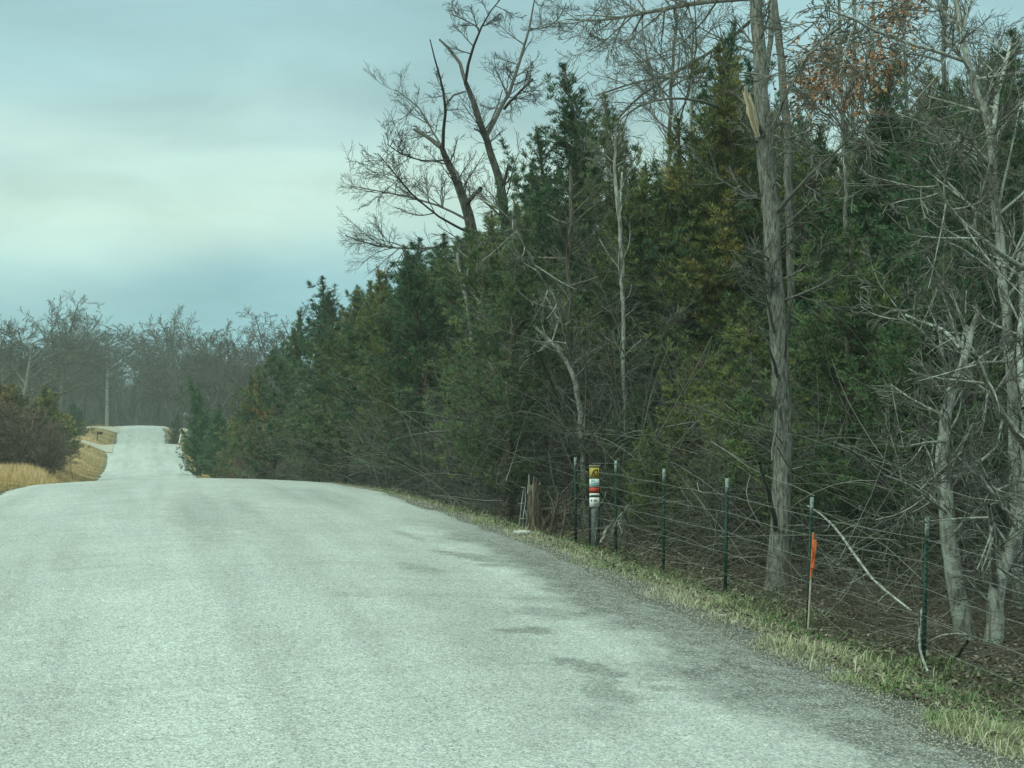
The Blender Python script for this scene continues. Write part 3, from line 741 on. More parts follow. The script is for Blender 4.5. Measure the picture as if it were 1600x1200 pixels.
# ------------------------------------------------------------------ undergrowth (one tangled mass)
def ground_twigs():
    # bramble and dry twigs right behind the fence line
    r = random.Random(78); tb = TB()
    for i in range(7000):
        y = 8*math.exp(r.random()*math.log(26/8)); l = 6.45+r.random()**1.2*4.5; px = px_of(l, y)
        if l < 8.6 and (1180 < px < 1245 or 1465 < px < 1625): continue
        if l < 7.2 and r.random() < .5: continue
        g = Gf(l, y); L = r.uniform(.15, 1.0); d = unit((r.gauss(0, 1), r.gauss(0, 1), r.uniform(-.1, .9)))
        pts = wig((l, y, g+r.random()**2*.55), d, L, 6, .22, r, -.06); pts[:, 2] = np.maximum(pts[:, 2], G(pts[:, 0], pts[:, 1])+.01)
        tb.add(pts, np.linspace(r.uniform(.002, .006), .0014, 6), 3, r.random()**1.1)
    setp(obj_from('dry_bramble', tb.mesh('dry_bramble', M['bramble'])), kind='stuff')
ground_twigs()
def undergrowth():
    r = random.Random(77); tb = TB()
    for i in range(13000):
        l = 5.6+r.random()**1.5*10; y = 9*math.exp(r.random()*math.log(72/9)); px = px_of(l, y)
        if px < 440 or px > 1720 or (l < 6.9 and px > 800): continue
        if l < 8.4 and (1180 < px < 1245 or 1465 < px < 1625) : continue
        g = Gf(l, y); L = r.uniform(.3, 2.2); d = unit((r.gauss(0, 1), r.gauss(0, 1), r.uniform(-.2, 1.1)))
        h0 = r.random()**1.6*1.9
        pts = wig((l, y, g+h0), d, L, 6, .16, r, -.05)
        tb.add(pts, np.linspace(r.uniform(.0025, .006), .0016, 6), 3, r.random()**1.4)
    setp(obj_from('undergrowth', tb.mesh('undergrowth', M['deadwood'])), kind='stuff')
undergrowth()

# ------------------------------------------------------------------ traced trees
QT = dict(max=3, split=9, n=[8, 7, 6, 4], w=[.1, .12, .15, .16], up=[.02, .03, .02, .01], tip=.0035, k=[5, 4, 3, 3], c=[7, 7, 6, 0], s0=[.15, .15, .15, 0],
          a=[(25, 55), (22, 50), (22, 50), (0, 0)], f=[.55, .55, .55, .4])
def resample(pl, z, r, zdr=.0):
    """pixel polyline [(px,py,width)] -> smooth world points & radii"""
    a = np.array(pl, float); n = len(a); seg = np.r_[0, np.cumsum(np.hypot(np.diff(a[:, 0]), np.diff(a[:, 1])))]
    m = max(6, int(seg[-1]/22)); t = np.linspace(0, seg[-1], m)
    sx = np.interp(t, seg, a[:, 0]); sy_ = np.interp(t, seg, a[:, 1]); sw = np.interp(t, seg, a[:, 2])
    for _ in range(2):
        sx[1:-1] = (sx[:-2]+2*sx[1:-1]+sx[2:])/4; sy_[1:-1] = (sy_[:-2]+2*sy_[1:-1]+sy_[2:])/4
    sx[1:-1] += np.array([r.gauss(0, 1.1) for _ in range(m-2)])
    zz = z+zdr*t/2300*z
    pts = np.array([P(x, y, q) for x, y, q in zip(sx, sy_, zz)])
    return pts, sw/2*zz/F*(.95 if a[:, 0].min() > 1450 and z < 15 else .76 if np.max(sw) > 12 else .85)
def traced(name, label, z, trunkpl, limbs, twig, barkm, seed, Q=QT, cat='tree', group=None, kk=9, twm='deadwood', ground=True):
    """trunkpl: main trunk polyline from the ground up; limbs: [(pl, depth drift)]; twig: [(which, s0,s1,count,length,dirbias)]"""
    r = random.Random(seed); T, Lm, tw = TB(), TB(), TB()
    pts, rad = resample(trunkpl, z, r)
    base = pts[0].copy(); gz = Gf(base[0], base[1])
    if ground:
        dz = np.array([base[0], base[1], gz-.15]); 
        if base[2] > gz: pts = np.vstack([dz, pts]); rad = np.r_[rad[0]*1.25, rad]
    rad[:2] = rad[:2]*1.12
    root = thing(name, label, cat, (base[0], base[1], gz), 0, group)
    off = np.array(root.location)
    T.add(pts-off, rad, kk, .5); pls = [(pts, rad)]
    for (pl, zd) in limbs:
        p2, r2 = resample(pl, z, r, zd)
        Lm.add(p2-off, r2, 6, r.random()); pls.append((p2, r2))
    for (w, s0, s1, n, L, bias) in twig:
        pp, rr = pls[w]
        for i in range(n):
            s = r.uniform(s0, s1); q, t = at(pp, min(s, .998)); d = deviate(t, math.radians(r.uniform(35, 75)), r)
            d = unit(d+np.array(bias, float)[0]*RGT+np.array([0, 0, bias[1]])+FWD*r.gauss(0, .3))
            ri = np.interp(s, np.linspace(0, 1, len(rr)), rr)
            grow([Lm, tw], q-off, d, L*r.uniform(.5, 1.2), min(ri*.6, .008+.012*L), 1, r, dict(Q, split=2))
    obj_from('trunk', T.mesh(name, M[barkm]), root)
    if not Lm.empty(): obj_from('limbs', Lm.mesh(name+'_limbs', M[barkm]), root)
    if not tw.empty(): obj_from('crown', tw.mesh(name+'_crown', M[twm]), root)
    return root, off, pls
# A: two-stemmed bare tree with broken limbs, behind the cedars
traced('broken_tree', 'bare dead-looking tree with snapped limbs, left stem above the cedars', 42,
       [(752, 800, 26), (745, 600, 25), (742, 400, 24), (736, 350, 23), (727, 315, 20), (712, 280, 17), (700, 252, 14), (690, 230, 11)],
       [([(690, 230, 10), (668, 213, 7), (647, 202, 5)], 2), ([(692, 232, 7), (697, 200, 6), (696, 165, 5), (690, 128, 4), (682, 95, 3), (672, 62, 2)], -3),
        ([(697, 165, 4), (706, 150, 4), (726, 143, 3)], 4), ([(731, 318, 9), (740, 306, 9), (751, 294, 8)], -2), ([(707, 262, 6), (716, 272, 5), (722, 276, 5), (716, 283, 4)], -3),
        ([(733, 345, 5), (700, 325, 4), (660, 312, 3.5), (610, 300, 3), (566, 297, 2), (548, 290, 1.5)], 3),
        ([(735, 365, 5), (690, 345, 4), (650, 310, 3), (620, 275, 2.5), (590, 240, 2)], -3),
        ([(738, 385, 5), (690, 385, 4), (640, 390, 3.5), (580, 385, 3), (540, 368, 2)], 2),
        ([(690, 228, 4), (675, 200, 3.5), (655, 165, 3), (635, 150, 2), (618, 140, 1.6)], 3),
        ([(700, 250, 4), (665, 255, 3), (630, 245, 2.5), (605, 225, 1.6)], -3)],
       [(2, .2, 1, 5, .6, (0, .1)), (6, .2, 1, 13, 1.3, (-.5, .35)), (7, .2, 1, 12, 1.3, (-.4, .45)), (8, .15, 1, 17, 1.5, (-.5, .35)), (9, .1, 1, 14, 1.2, (-.5, .3)), (10, .1, 1, 10, 1.0, (-.5, .1)), (0, .6, .95, 12, 1.2, (-.3, .1))],
       'bark_dark', 901, dict(QT, tip=.0045), twm='bark_dark')
traced('broken_tree', 'tall forked bare tree with a jagged stub, right of the one with snapped limbs', 40,
       [(800, 800, 22), (796, 500, 22), (790, 330, 20), (783, 288, 17), (770, 250, 15), (757, 208, 14), (742, 168, 12), (728, 130, 10)],
       [([(728, 130, 8), (722, 105, 7), (710, 82, 6), (700, 72, 5), (687, 62, 4)], 2), ([(727, 130, 6), (729, 105, 5.5), (736, 78, 5), (748, 45, 4), (758, 18, 3), (785, -5, 2)], -2),
        ([(760, 212, 10), (770, 195, 9), (785, 172, 8), (797, 150, 7), (807, 108, 6), (818, 72, 5), (830, 45, 4), (836, -5, 2.5)], 2),
        ([(788, 170, 6), (810, 145, 5), (832, 124, 4)], -2), ([(757, 208, 5), (748, 206, 4), (741, 200, 3)], 0), ([(784, 292, 9), (790, 275, 7), (794, 254, 2)], -1),
        ([(748, 45, 3), (730, 32, 2.5), (705, 22, 2)], 2), ([(830, 45, 3), (850, 50, 2.5), (875, 30, 2), (885, 5, 1.5)], 3), ([(760, 200, 4), (775, 175, 3), (785, 140, 2)], 3)],
       [(2, .3, 1, 8, .8, (-.2, .3)), (3, .3, 1, 12, 1.0, (.1, .3)), (0, .55, .98, 16, 1.3, (0, .1)), (4, .2, .9, 8, .8, (.3, .1)), (7, .2, 1, 6, .7, (-.4, .2)), (8, .2, 1, 8, .7, (.4, .1)), (3, .2, .6, 8, .9, (-.4, .3))],
       'bark_dark', 902, dict(QT, tip=.0045), twm='bark_dark')
# B: arching bare trees in the skyline dip
traced('arching_tree', 'thin bare tree with arching branches against the sky left of the thick trunk', 30,
       [(1075, 800, 14), (1062, 560, 13), (1050, 400, 11), (1045, 250, 9), (1050, 120, 7), (1056, 20, 5), (1060, -60, 3)],
       [([(1050, 180, 4), (1020, 120, 3.5), (1000, 60, 3), (1005, 0, 2)], 2), ([(1048, 230, 4), (1075, 150, 3), (1090, 70, 2.5), (1085, 0, 2)], -2)],
       [(1, .1, 1, 9, .9, (-.1, .3)), (2, .1, 1, 9, .9, (0, .3)), (0, .5, 1, 16, 1.1, (0, .2))],
       'bark', 903)
traced('arching_tree', 'bare tree behind the thick trunk sending arched limbs down to the left', 28,
       [(1160, 850, 16), (1165, 500, 14), (1172, 250, 12), (1180, 100, 10), (1185, 0, 8), (1186, -60, 6)],
       [([(1184, 22, 7), (1130, 70, 6), (1070, 105, 6), (1010, 140, 5), (960, 190, 3.5), (935, 240, 2.5)], 3),
        ([(1174, 210, 6), (1120, 160, 5), (1040, 150, 5), (990, 165, 4), (960, 195, 3)], -3), ([(1178, 130, 6), (1120, 122, 6), (1060, 118, 5), (1000, 125, 4), (930, 150, 3)], 2)],
       [(1, .1, 1, 16, 1.2, (-.2, .1)), (2, .1, 1, 9, .9, (-.2, .1)), (3, .1, 1, 10, .9, (-.3, .1)), (0, .5, 1, 14, 1.0, (-.1, .1))],
       'bark', 914)
traced('arching_tree', 'bare tree whose long thick branch crosses the top edge left of the thick trunk', 24,
       [(1240, 870, 22), (1238, 500, 20), (1230, 200, 18), (1215, 40, 15), (1200, -40, 12)],
       [([(1205, -6, 11), (1150, -1, 10), (1090, 3, 9), (1040, 14, 8), (990, 24, 6), (940, 32, 5), (900, 36, 3), (885, 30, 2)], 2), ([(1040, 14, 4), (1000, 45, 3), (985, 70, 2), (950, 80, 1.6)], -2),
        ([(990, 24, 3), (950, 60, 2.5), (920, 80, 2)], 2), ([(1120, 2, 4), (1090, 50, 3), (1040, 85, 2.5), (990, 100, 1.8)], 2)],
       [(1, .3, 1, 20, .9, (-.3, -.15)), (2, .1, 1, 8, .6, (-.2, 0)), (3, .1, 1, 8, .6, (-.2, 0)), (4, .1, 1, 9, .7, (-.2, -.1)), (1, .3, 1, 14, .7, (-.2, .4))],
       'bark', 904)
# C: thick trunk behind the fence
zC = 17.2
rt, off, pls = traced('thick_tree', 'thick rough-barked tree behind the fence with a torn pale limb scar near the top', zC,
       [(1214, 945, 60), (1217, 900, 50), (1221, 800, 44), (1224, 700, 40), (1222, 600, 36), (1214, 500, 37), (1208, 400, 35), (1200, 300, 35), (1194, 220, 33), (1190, 120, 29), (1184, 50, 27), (1176, -40, 25)],
       [([(1194, 140, 13), (1201, 95, 12), (1206, 50, 11), (1206, -40, 10)], 1),
        ([(1192, 215, 18), (1180, 190, 13), (1172, 170, 10)], -2),
        ([(1214, 332, 8), (1235, 305, 7), (1262, 275, 6), (1300, 245, 5), (1330, 215, 4), (1350, 190, 3)], -5),
        ([(1208, 205, 8), (1216, 170, 7), (1236, 140, 6), (1250, 100, 5), (1280, 60, 4), (1330, 30, 3)], -4),
        ([(1212, 830, 10), (1205, 790, 10), (1196, 750, 9), (1187, 724, 6)], -3),
        ([(1200, 478, 6), (1180, 470, 4), (1160, 462, 3.5), (1150, 440, 3), (1148, 425, 2)], -5),
        ([(1210, 520, 5), (1200, 470, 4), (1185, 420, 3), (1165, 370, 2.5), (1160, 355, 2)], -6),
        ([(1216, 590, 7), (1206, 560, 6), (1200, 540, 4)], -4), ([(1226, 560, 5), (1232, 500, 4), (1238, 470, 3)], -4),
        ([(1215, 640, 5), (1208, 690, 4), (1206, 720, 3)], -5)],
       [(0, .45, .95, 24, .9, (0, 0)), (3, .2, 1, 12, .6, (.2, .1)), (4, .2, 1, 12, .6, (.2, .2)), (0, .2, .6, 14, .6, (0, -.1))],
       'bark', 905, kk=14)
# torn wood
def torn():
    tb = TB(); r = random.Random(5)
    for (pl, w) in [([(1184, 212, 10), (1176, 185, 12), (1170, 160, 13), (1165, 131, 2)], 1), ([(1180, 200, 6), (1168, 170, 6), (1160, 140, 1)], 1), ([(1183, 205, 7), (1178, 175, 8), (1171, 145, 2)], 1)]:
        p, rd = resample(pl, zC-.25, r, -2); tb.add(p-off, rd, 6)
    obj_from('torn_limb', tb.mesh('torn_limb', M['woodfresh']), rt)
torn()
# D/E/F: pale crooked trees at the right
traced('crooked_tree', 'pale patchy-barked leaning tree right of the nearest fence post', 14.2,
       [(1518, 1052, 34), (1510, 1000, 33), (1494, 920, 29), (1483, 850, 27), (1478, 790, 25), (1473, 730, 24), (1474, 670, 20), (1480, 630, 18), (1493, 595, 16), (1507, 560, 12), (1520, 520, 9), (1527, 490, 6)],
       [([(1480, 750, 10), (1500, 745, 8), (1530, 725, 6), (1555, 700, 4)], 3), ([(1490, 600, 8), (1478, 555, 6), (1440, 510, 5), (1400, 495, 3)], -4), ([(1478, 800, 6), (1440, 770, 5), (1400, 745, 4), (1380, 742, 3)], -4),
        ([(1500, 575, 7), (1530, 560, 5), (1570, 570, 4), (1610, 560, 3)], 3), ([(1476, 690, 6), (1450, 690, 5), (1410, 700, 4)], -4)],
       [(0, .3, .95, 22, .8, (0, .1)), (2, .2, 1, 8, .5, (-.2, .2)), (3, .2, 1, 8, .5, (-.2, .1)), (4, .2, 1, 8, .5, (.2, .1)), (5, .2, 1, 8, .5, (0, 0))],
       'bark_pale', 906, kk=12)
traced('forked_tree', 'pale tree forking at knee height beside the right edge of the picture', 14.0,
       [(1543, 1064, 40), (1550, 1020, 32), (1556, 960, 28), (1556, 910, 26), (1562, 890, 24), (1578, 860, 22), (1592, 825, 21), (1602, 780, 20), (1606, 700, 19), (1606, 640, 18)],
       [([(1556, 915, 16), (1550, 870, 12), (1553, 820, 9), (1545, 790, 6)], -3), ([(1604, 700, 14), (1575, 660, 12), (1550, 615, 10), (1535, 590, 8), (1525, 560, 6)], -3), ([(1600, 640, 12), (1592, 560, 11), (1596, 480, 10), (1600, 400, 9), (1606, 300, 7)], 2),
        ([(1590, 830, 6), (1560, 780, 6), (1545, 750, 5)], -3)],
       [(0, .2, .95, 16, .7, (-.2, .1)), (1, .2, 1, 7, .5, (-.2, .1)), (2, .2, 1, 9, .6, (-.2, .1)), (3, .2, 1, 12, .8, (-.2, .1)), (4, .2, 1, 8, .5, (0, .1))],
       'bark_pale', 907, kk=12)
traced('forked_tree', 'tall pale crooked tree forking high up near the right edge', 16.0,
       [(1592, 930, 24), (1588, 800, 22), (1582, 650, 21), (1577, 560, 20), (1570, 470, 20), (1563, 390, 19), (1555, 310, 18), (1549, 250, 17), (1550, 205, 17), (1535, 165, 15), (1520, 125, 14), (1507, 75, 12), (1497, 30, 11), (1488, -30, 10)],
       [([(1550, 205, 12), (1553, 170, 10), (1560, 135, 9), (1572, 110, 7), (1580, 60, 5)], 2), ([(1505, 95, 7), (1470, 80, 7), (1420, 70, 6), (1360, 45, 5), (1320, 20, 4), (1290, 15, 3)], -4),
        ([(1600, 420, 10), (1540, 380, 8), (1500, 345, 7), (1470, 310, 6), (1462, 280, 4)], -4), ([(1549, 260, 7), (1530, 235, 6), (1510, 220, 5), (1490, 190, 4)], -3),
        ([(1570, 450, 6), (1600, 380, 5), (1620, 300, 4)], 2), ([(1520, 125, 6), (1560, 118, 5), (1610, 112, 4)], 3)],
       [(0, .4, .98, 26, 1.0, (0, .1)), (2, .1, 1, 14, .9, (-.1, -.1)), (3, .1, 1, 12, .8, (-.2, .1)), (1, .2, 1, 9, .7, (0, .2)), (4, .2, 1, 8, .6, (-.2, .1)), (6, .2, 1, 8, .6, (.2, .1))],
       'bark_pale', 908, kk=12)
# G: leaning dead trunk in the middle and its neighbours
traced('dead_tree', 'leaning dead tree with peeling pale upper trunk behind the marker post', 25,
       [(916, 835, 12), (913, 760, 13), (910, 700, 11), (906, 650, 12), (902, 600, 11), (893, 565, 10), (872, 545, 8), (850, 525, 8), (834, 508, 6)],
       [([(896, 570, 6), (885, 530, 5), (875, 480, 5), (858, 450, 4.5), (835, 420, 4), (815, 375, 4), (798, 335, 3)], -3), ([(870, 482, 4), (840, 478, 4), (812, 465, 3), (805, 445, 3)], -2), ([(880, 548, 4), (862, 530, 4), (845, 545, 3)], 0)],
       [(0, .3, 1, 12, .7, (0, 0)), (1, .1, 1, 12, .7, (0, 0))], 'bark_pale', 909)
traced('dead_tree', 'straight dark dead cedar trunk with two white broken side branches', 26,
       [(893, 840, 18), (890, 700, 15), (889, 600, 13), (890, 500, 12), (889, 400, 10), (893, 330, 8), (892, 260, 6)],
       [([(888, 404, 5), (862, 403, 4.5), (832, 402, 4)], 3), ([(889, 446, 4.5), (912, 442, 4), (936, 432, 3)], -3), ([(888, 350, 4), (870, 345, 3), (855, 335, 2.5)], 2)],
       [(0, .1, .95, 34, .8, (0, 0))], 'bark_cedar', 910)
traced('sapling', 'pale slender sapling right of the straight dead cedar trunk', 25,
       [(977, 810, 8), (975, 700, 8), (976, 560, 8), (973, 470, 8), (972, 400, 8), (966, 340, 8), (962, 290, 7), (960, 240, 5), (962, 215, 3)],
       [([(972, 400, 5), (968, 330, 4.5), (972, 270, 4)], 2), ([(975, 690, 4), (985, 660, 3), (1000, 640, 2)], 0)],
       [(0, .3, .98, 22, .7, (0, .1))], 'bark_pale', 911)
traced('sapling', 'thin pale leaning sapling crossing the cedars under the broken tree', 36,
       [(748, 760, 6), (744, 640, 6), (738, 520, 6), (728, 460, 6), (718, 430, 6), (714, 395, 5)],
       [([(725, 450, 4), (735, 420, 4), (740, 380, 3)], 0)], [(0, .2, .98, 12, .7, (0, .1))], 'bark_pale', 912)
traced('sapling', 'thin pale stem among grey twigs near the left end of the woods', 60,
       [(522, 750, 5), (521, 700, 5), (521, 650, 5), (519, 610, 4.5), (508, 575, 4), (500, 545, 3)], [([(521, 620, 3), (510, 590, 3), (503, 565, 2)], 0)], [(0, .2, .98, 14, 1.0, (0, .1))], 'bark_pale', 913)
for i, (px, py, w, zz) in enumerate([(1372, 190, 13, 24), (1478, 60, 12, 27), (1420, 180, 9, 30), (1337, 150, 8, 30), (1540, 300, 10, 26), (1086, 300, 9, 27)]):
    r = random.Random(40+i)
    labs = ['dappled pale trunk between the thick tree and the crooked right-hand trees', 'straight grey trunk rising behind the dark cedar at upper right', 'thin grey trunk deep in the woods right of the dappled trunk',
            'thin bare tree deep in the woods just right of the thick trunk', 'grey trunk half hidden behind the tall forked pale tree', 'thin grey trunk in front of the rusty cedar left of the thick tree']
    traced('slender_tree', labs[i], zz, [(px+r.uniform(-8, 8), 850, w*1.2), (px+r.uniform(-6, 6), 600, w), (px, 400, w), (px+r.uniform(-8, 8), py, w*.8), (px+r.uniform(-14, 14), py-220, w*.5)], [], [(0, .2, 1, 34, 1.2, (0, .15))], 'bark_pale' if i != 1 else 'bark', 930+i)
# dead clinging oak leaves high at the right
def oak_leaves():
    r = random.Random(8); rs = np.random.RandomState(8)
    base = P(1330, 850, 22); root = thing('oak_tree', 'oak keeping clusters of rusty brown dead leaves high between the trunks', 'tree', (base[0], base[1], Gf(base[0], base[1])))
    off = np.array(root.location); T, Lm = TB(), TB(); lv = []
    pts, rad = resample([(1330, 850, 14), (1325, 600, 12), (1322, 400, 10), (1318, 200, 8), (1310, 0, 6), (1305, -60, 4)], 22, r); T.add(pts-off, rad, 8)
    for (cx, cy_, n, sp) in [(1285, 95, 90, 24), (1275, 130, 80, 22), (1345, 120, 90, 28), (1375, 95, 70, 22), (1262, 150, 60, 18), (1395, 30, 60, 22), (1420, 10, 50, 20), (1300, 80, 40, 18), (1340, 155, 30, 20)]:
        q, t = at(pts, min(.99, max(.5, (850-cy_-60)/910))); c = P(cx, cy_, 22+r.uniform(-.8, .8))
        n_ = 7; ln = np.array([q+(c-q)*s+rvec(r)*.05*math.sin(s*3.14)+np.array([0, 0, .15*math.sin(s*3.14)]) for s in np.linspace(0, 1, n_)])
        Lm.add(ln-off, np.linspace(.02, .006, n_), 4)
        for k in range(int(n*1.7)):
            lv.append(c-off+np.array([r.gauss(0, sp), r.gauss(0, sp), r.gauss(0, sp*.8)])*22/F)
            if k % 9 == 0: 
                e = lv[-1]; Lm.add(np.array([c-off, (c-off+e)/2+rvec(r)*.02, e]), [.005, .004, .003], 3)
    obj_from('trunk', T.mesh('oak', M['bark']), root); obj_from('limbs', Lm.mesh('oak_limbs', M['deadwood']), root)
    lv = np.array(lv); V, Fc, Tt = foliage(lv, np.tile([[0, 0, -1.]], (len(lv), 1)), rs.uniform(0, 1, len(lv)), 2, .085, .026, rs)
    obj_from('crown', mesh_np('oak_leaves', V, Fc, M['leaf_dead'], Tt), root)
oak_leaves()
# loose pale dead branches hung up in the thicket
r_ = random.Random(21)
hung = [([(1262, 790, 2.5), (1303, 812, 4), (1318, 840, 5), (1345, 885, 5), (1385, 925, 5), (1425, 955, 4)], 15.5, 'long pale dead branch slanting from the second post down to the nearest post'),
        ([(1215, 700, 3), (1245, 745, 4), (1275, 775, 4), (1300, 800, 4), (1325, 845, 5)], 16, 'thin pale branch lying against the thick trunk and over the fence wire'),
        ([(1270, 890, 9), (1320, 875, 11), (1370, 868, 13), (1410, 866, 12)], 17.5, 'mossy brown fallen log behind the orange flagged stake'),
        ([(1365, 515, 5), (1378, 492, 6), (1392, 482, 6), (1420, 487, 4)], 15, 'short dark broken branch hooked high left of the leaning pale tree'),
        ([(1415, 492, 4), (1440, 508, 5), (1478, 508, 6), (1488, 530, 6), (1500, 545, 6)], 14.6, 'white forked dead branch left of the leaning pale tree'),
        ([(1300, 690, 5), (1345, 710, 6), (1395, 745, 6), (1450, 765, 7), (1475, 775, 8)], 15, 'long brown branch sloping from the middle of the thicket to the leaning pale tree'),
        ([(1110, 690, 3), (1150, 715, 3), (1190, 735, 4), (1210, 750, 4)], 18, 'thin grey stick leaning left of the thick trunk'),
        ([(972, 795, 5), (985, 830, 6), (1000, 855, 6), (1010, 868, 5)], 20.5, 'pale forked stick propped in the verge right of the marker post'),
        ([(950, 850, 5), (962, 815, 5), (975, 800, 4)], 20.8, 'bent pale stick just right of the marker post'),
        ([(938, 850, 6), (944, 836, 6), (950, 822, 5)], 21, 'short tan stub leaning right beside the marker post'),
        ([(1530, 1078, 6), (1560, 1083, 7), (1600, 1080, 7), (1640, 1078, 6)], 13, 'long pale stick lying on the leaf litter below the forked pale tree'),
        ([(1470, 1050, 5), (1490, 1030, 7), (1505, 1010, 8), (1512, 1002, 6)], 13.6, 'short dark broken branch at the foot of the leaning pale tree'),
        ([(780, 650, 3), (790, 672, 4), (805, 690, 4), (813, 702, 3)], 31, 'short pale stick hanging in cedar twigs above the stump'),
        ([(775, 712, 3), (795, 735, 3.5), (818, 755, 4)], 29, 'pale twig slanting down to the stump top')]
for pl, z, lab in hung:
    p, rd = resample(pl, z, r_, r_.uniform(-4, 4)); tb = TB(); off = p[0].copy()
    tb.add(p-off, rd, 7, r_.random())
    for k in range(4):
        q, t = at(p, r_.uniform(.2, .95)); tb.add(wig(q-off, deviate(t, .8, r_), r_.uniform(.1, .45), 5, .15, r_), np.linspace(float(rd.mean())*.5, .002, 5), 4)
    o = obj_from('fallen_branch', tb.mesh('fallen_branch', M['bark_pale'] if 'log' not in lab and 'dark' not in lab and 'brown' not in lab else M['bark'])); o.location = off; setp(o, lab, 'branch', 'fallen branches in the thicket')

# ------------------------------------------------------------------ fence
def fence():
    FX = 6.5
    root = thing('wire_fence', 'wire fence with dark green steel posts with white tips along the woods edge', 'fence', (FX, d_at(1260, FX), Gf(FX, d_at(1260, FX))))
    off = np.array(root.location); r = random.Random(3)
    pxs = [(1440, 1433), (1260, 1250), (1133, 1127), (1036, 1035), (962, 962), (900, 900)]
    posts = []
    tops = []
    ys = [d_at(p[0], FX) for p in pxs]
    ally = [ys[0]-4.4, ys[0]-2.2]+ys
    def tmesh(h0, h1, s=1.0):
        # T-section: flange + stem + studs
        bm = []; V, Fc = [], []
        def box(x0, x1, y0, y1, z0, z1):
            b = len(V); V.extend([(x0, y0, z0), (x1, y0, z0), (x1, y1, z0), (x0, y1, z0), (x0, y0, z1), (x1, y0, z1), (x1, y1, z1), (x0, y1, z1)])
            Fc.extend([(b, b+3, b+2, b+1), (b+4, b+5, b+6, b+7), (b, b+1, b+5, b+4), (b+1, b+2, b+6, b+5), (b+2, b+3, b+7, b+6), (b+3, b, b+4, b+7)])
        box(-.017*s, .017*s, -.003*s, .003*s, h0, h1); box(-.003*s, .003*s, .0031*s+.0002, .034*s, h0, h1)
        k = h0+.05
        while k < h1-.02: box(-.007*s, .007*s, -.012*s, -.0031*s, k, k+.022); k += .055
        return V, Fc
    for i, y in enumerate(ally):
        g = Gf(FX, y); h = 1.29; lean = (r.uniform(-.03, .03), r.uniform(-.03, .03))
        if 2 <= i < 8: lean = ((pxs[i-2][0]-pxs[i-2][1])/F*z_of(FX, y)/1.28, r.uniform(-.02, .02))
        if y < 5: continue
        V, Fc = tmesh(-.3, h-.16)
        V = [(a+lean[0]*c, b+lean[1]*c, c) for a, b, c in V]
        p = obj_from('fence_post', mesh_np('t_post', V, Fc, M['tpost']), root); p.location = (0, y-off[1], g-off[2]); p.rotation_euler = (0, 0, r.uniform(-.5, .5))
        V, Fc = tmesh(h-.1595, h, 1.08); V = [(a+lean[0]*c, b+lean[1]*c, c) for a, b, c in V]
        c = obj_from('post_tip', mesh_np('post_tip', V, Fc, M['tcap']), p)
        posts.append((y, g, lean))
    for hgt in (.22, .45, .68, .91, 1.10):
        tb = TB()
        for k in range(len(posts)-1):
            (y0, g0, l0), (y1, g1, l1) = posts[k], posts[k+1]
            n = 9; pts = []
            sag = r.uniform(.0, .018)
            for s in np.linspace(0, 1, n):
                pts.append((l0[0]*hgt*(1-s)+l1[0]*hgt*s-.012+r.gauss(0, .004), y0+(y1-y0)*s-off[1], (g0+(g1-g0)*s)+hgt-sag*4*s*(1-s)+r.gauss(0, .004)-off[2]))
            tb.add(pts, [.0027]*n, 4)
            if hgt > .5:  # barbs
                for s in np.arange(.06, 1, .13):
                    q, t = at(np.array(pts), s)
                    tb.add([q-np.array([0, 0, .016]), q+np.array([.004, .006, .016])], [.0016, .0016], 3)
        obj_from('wire', tb.mesh('wire', M['wire']), root)
fence()
# ------------------------------------------------------------------ boxes helper
def boxes(name, L, mat, parent=None, bev=.0):
    V, Fc = [], []
    for (x0, x1, y0, y1, z0, z1) in L:
        b = len(V); V.extend([(x0, y0, z0), (x1, y0, z0), (x1, y1, z0), (x0, y1, z0), (x0, y0, z1), (x1, y0, z1), (x1, y1, z1), (x0, y1, z1)])
        Fc.extend([(b, b+3, b+2, b+1), (b+4, b+5, b+6, b+7), (b, b+1, b+5, b+4), (b+1, b+2, b+6, b+5), (b+2, b+3, b+7, b+6), (b+3, b, b+4, b+7)])
    o = obj_from(name, mesh_np(name, V, Fc, mat), parent)
    if bev:
        m = o.modifiers.new('bevel', 'BEVEL'); m.width = bev; m.segments = 2
    return o
def quad_poly(name, polys, mat, parent, y):
    """flat inked shapes on a sign: polygons in (x,z) at depth y, 1 mm thick"""
    V, T = [], []
    import mathutils
    for pg in polys:
        b = len(V); V.extend([(x, y, z) for x, z in pg])
        for t in mathutils.geometry.tessellate_polygon([[Vector((x, z, 0)) for x, z in pg]]): T.append(tuple(b+i for i in t))
    return obj_from(name, mesh_np(name, V, T, mat), parent)
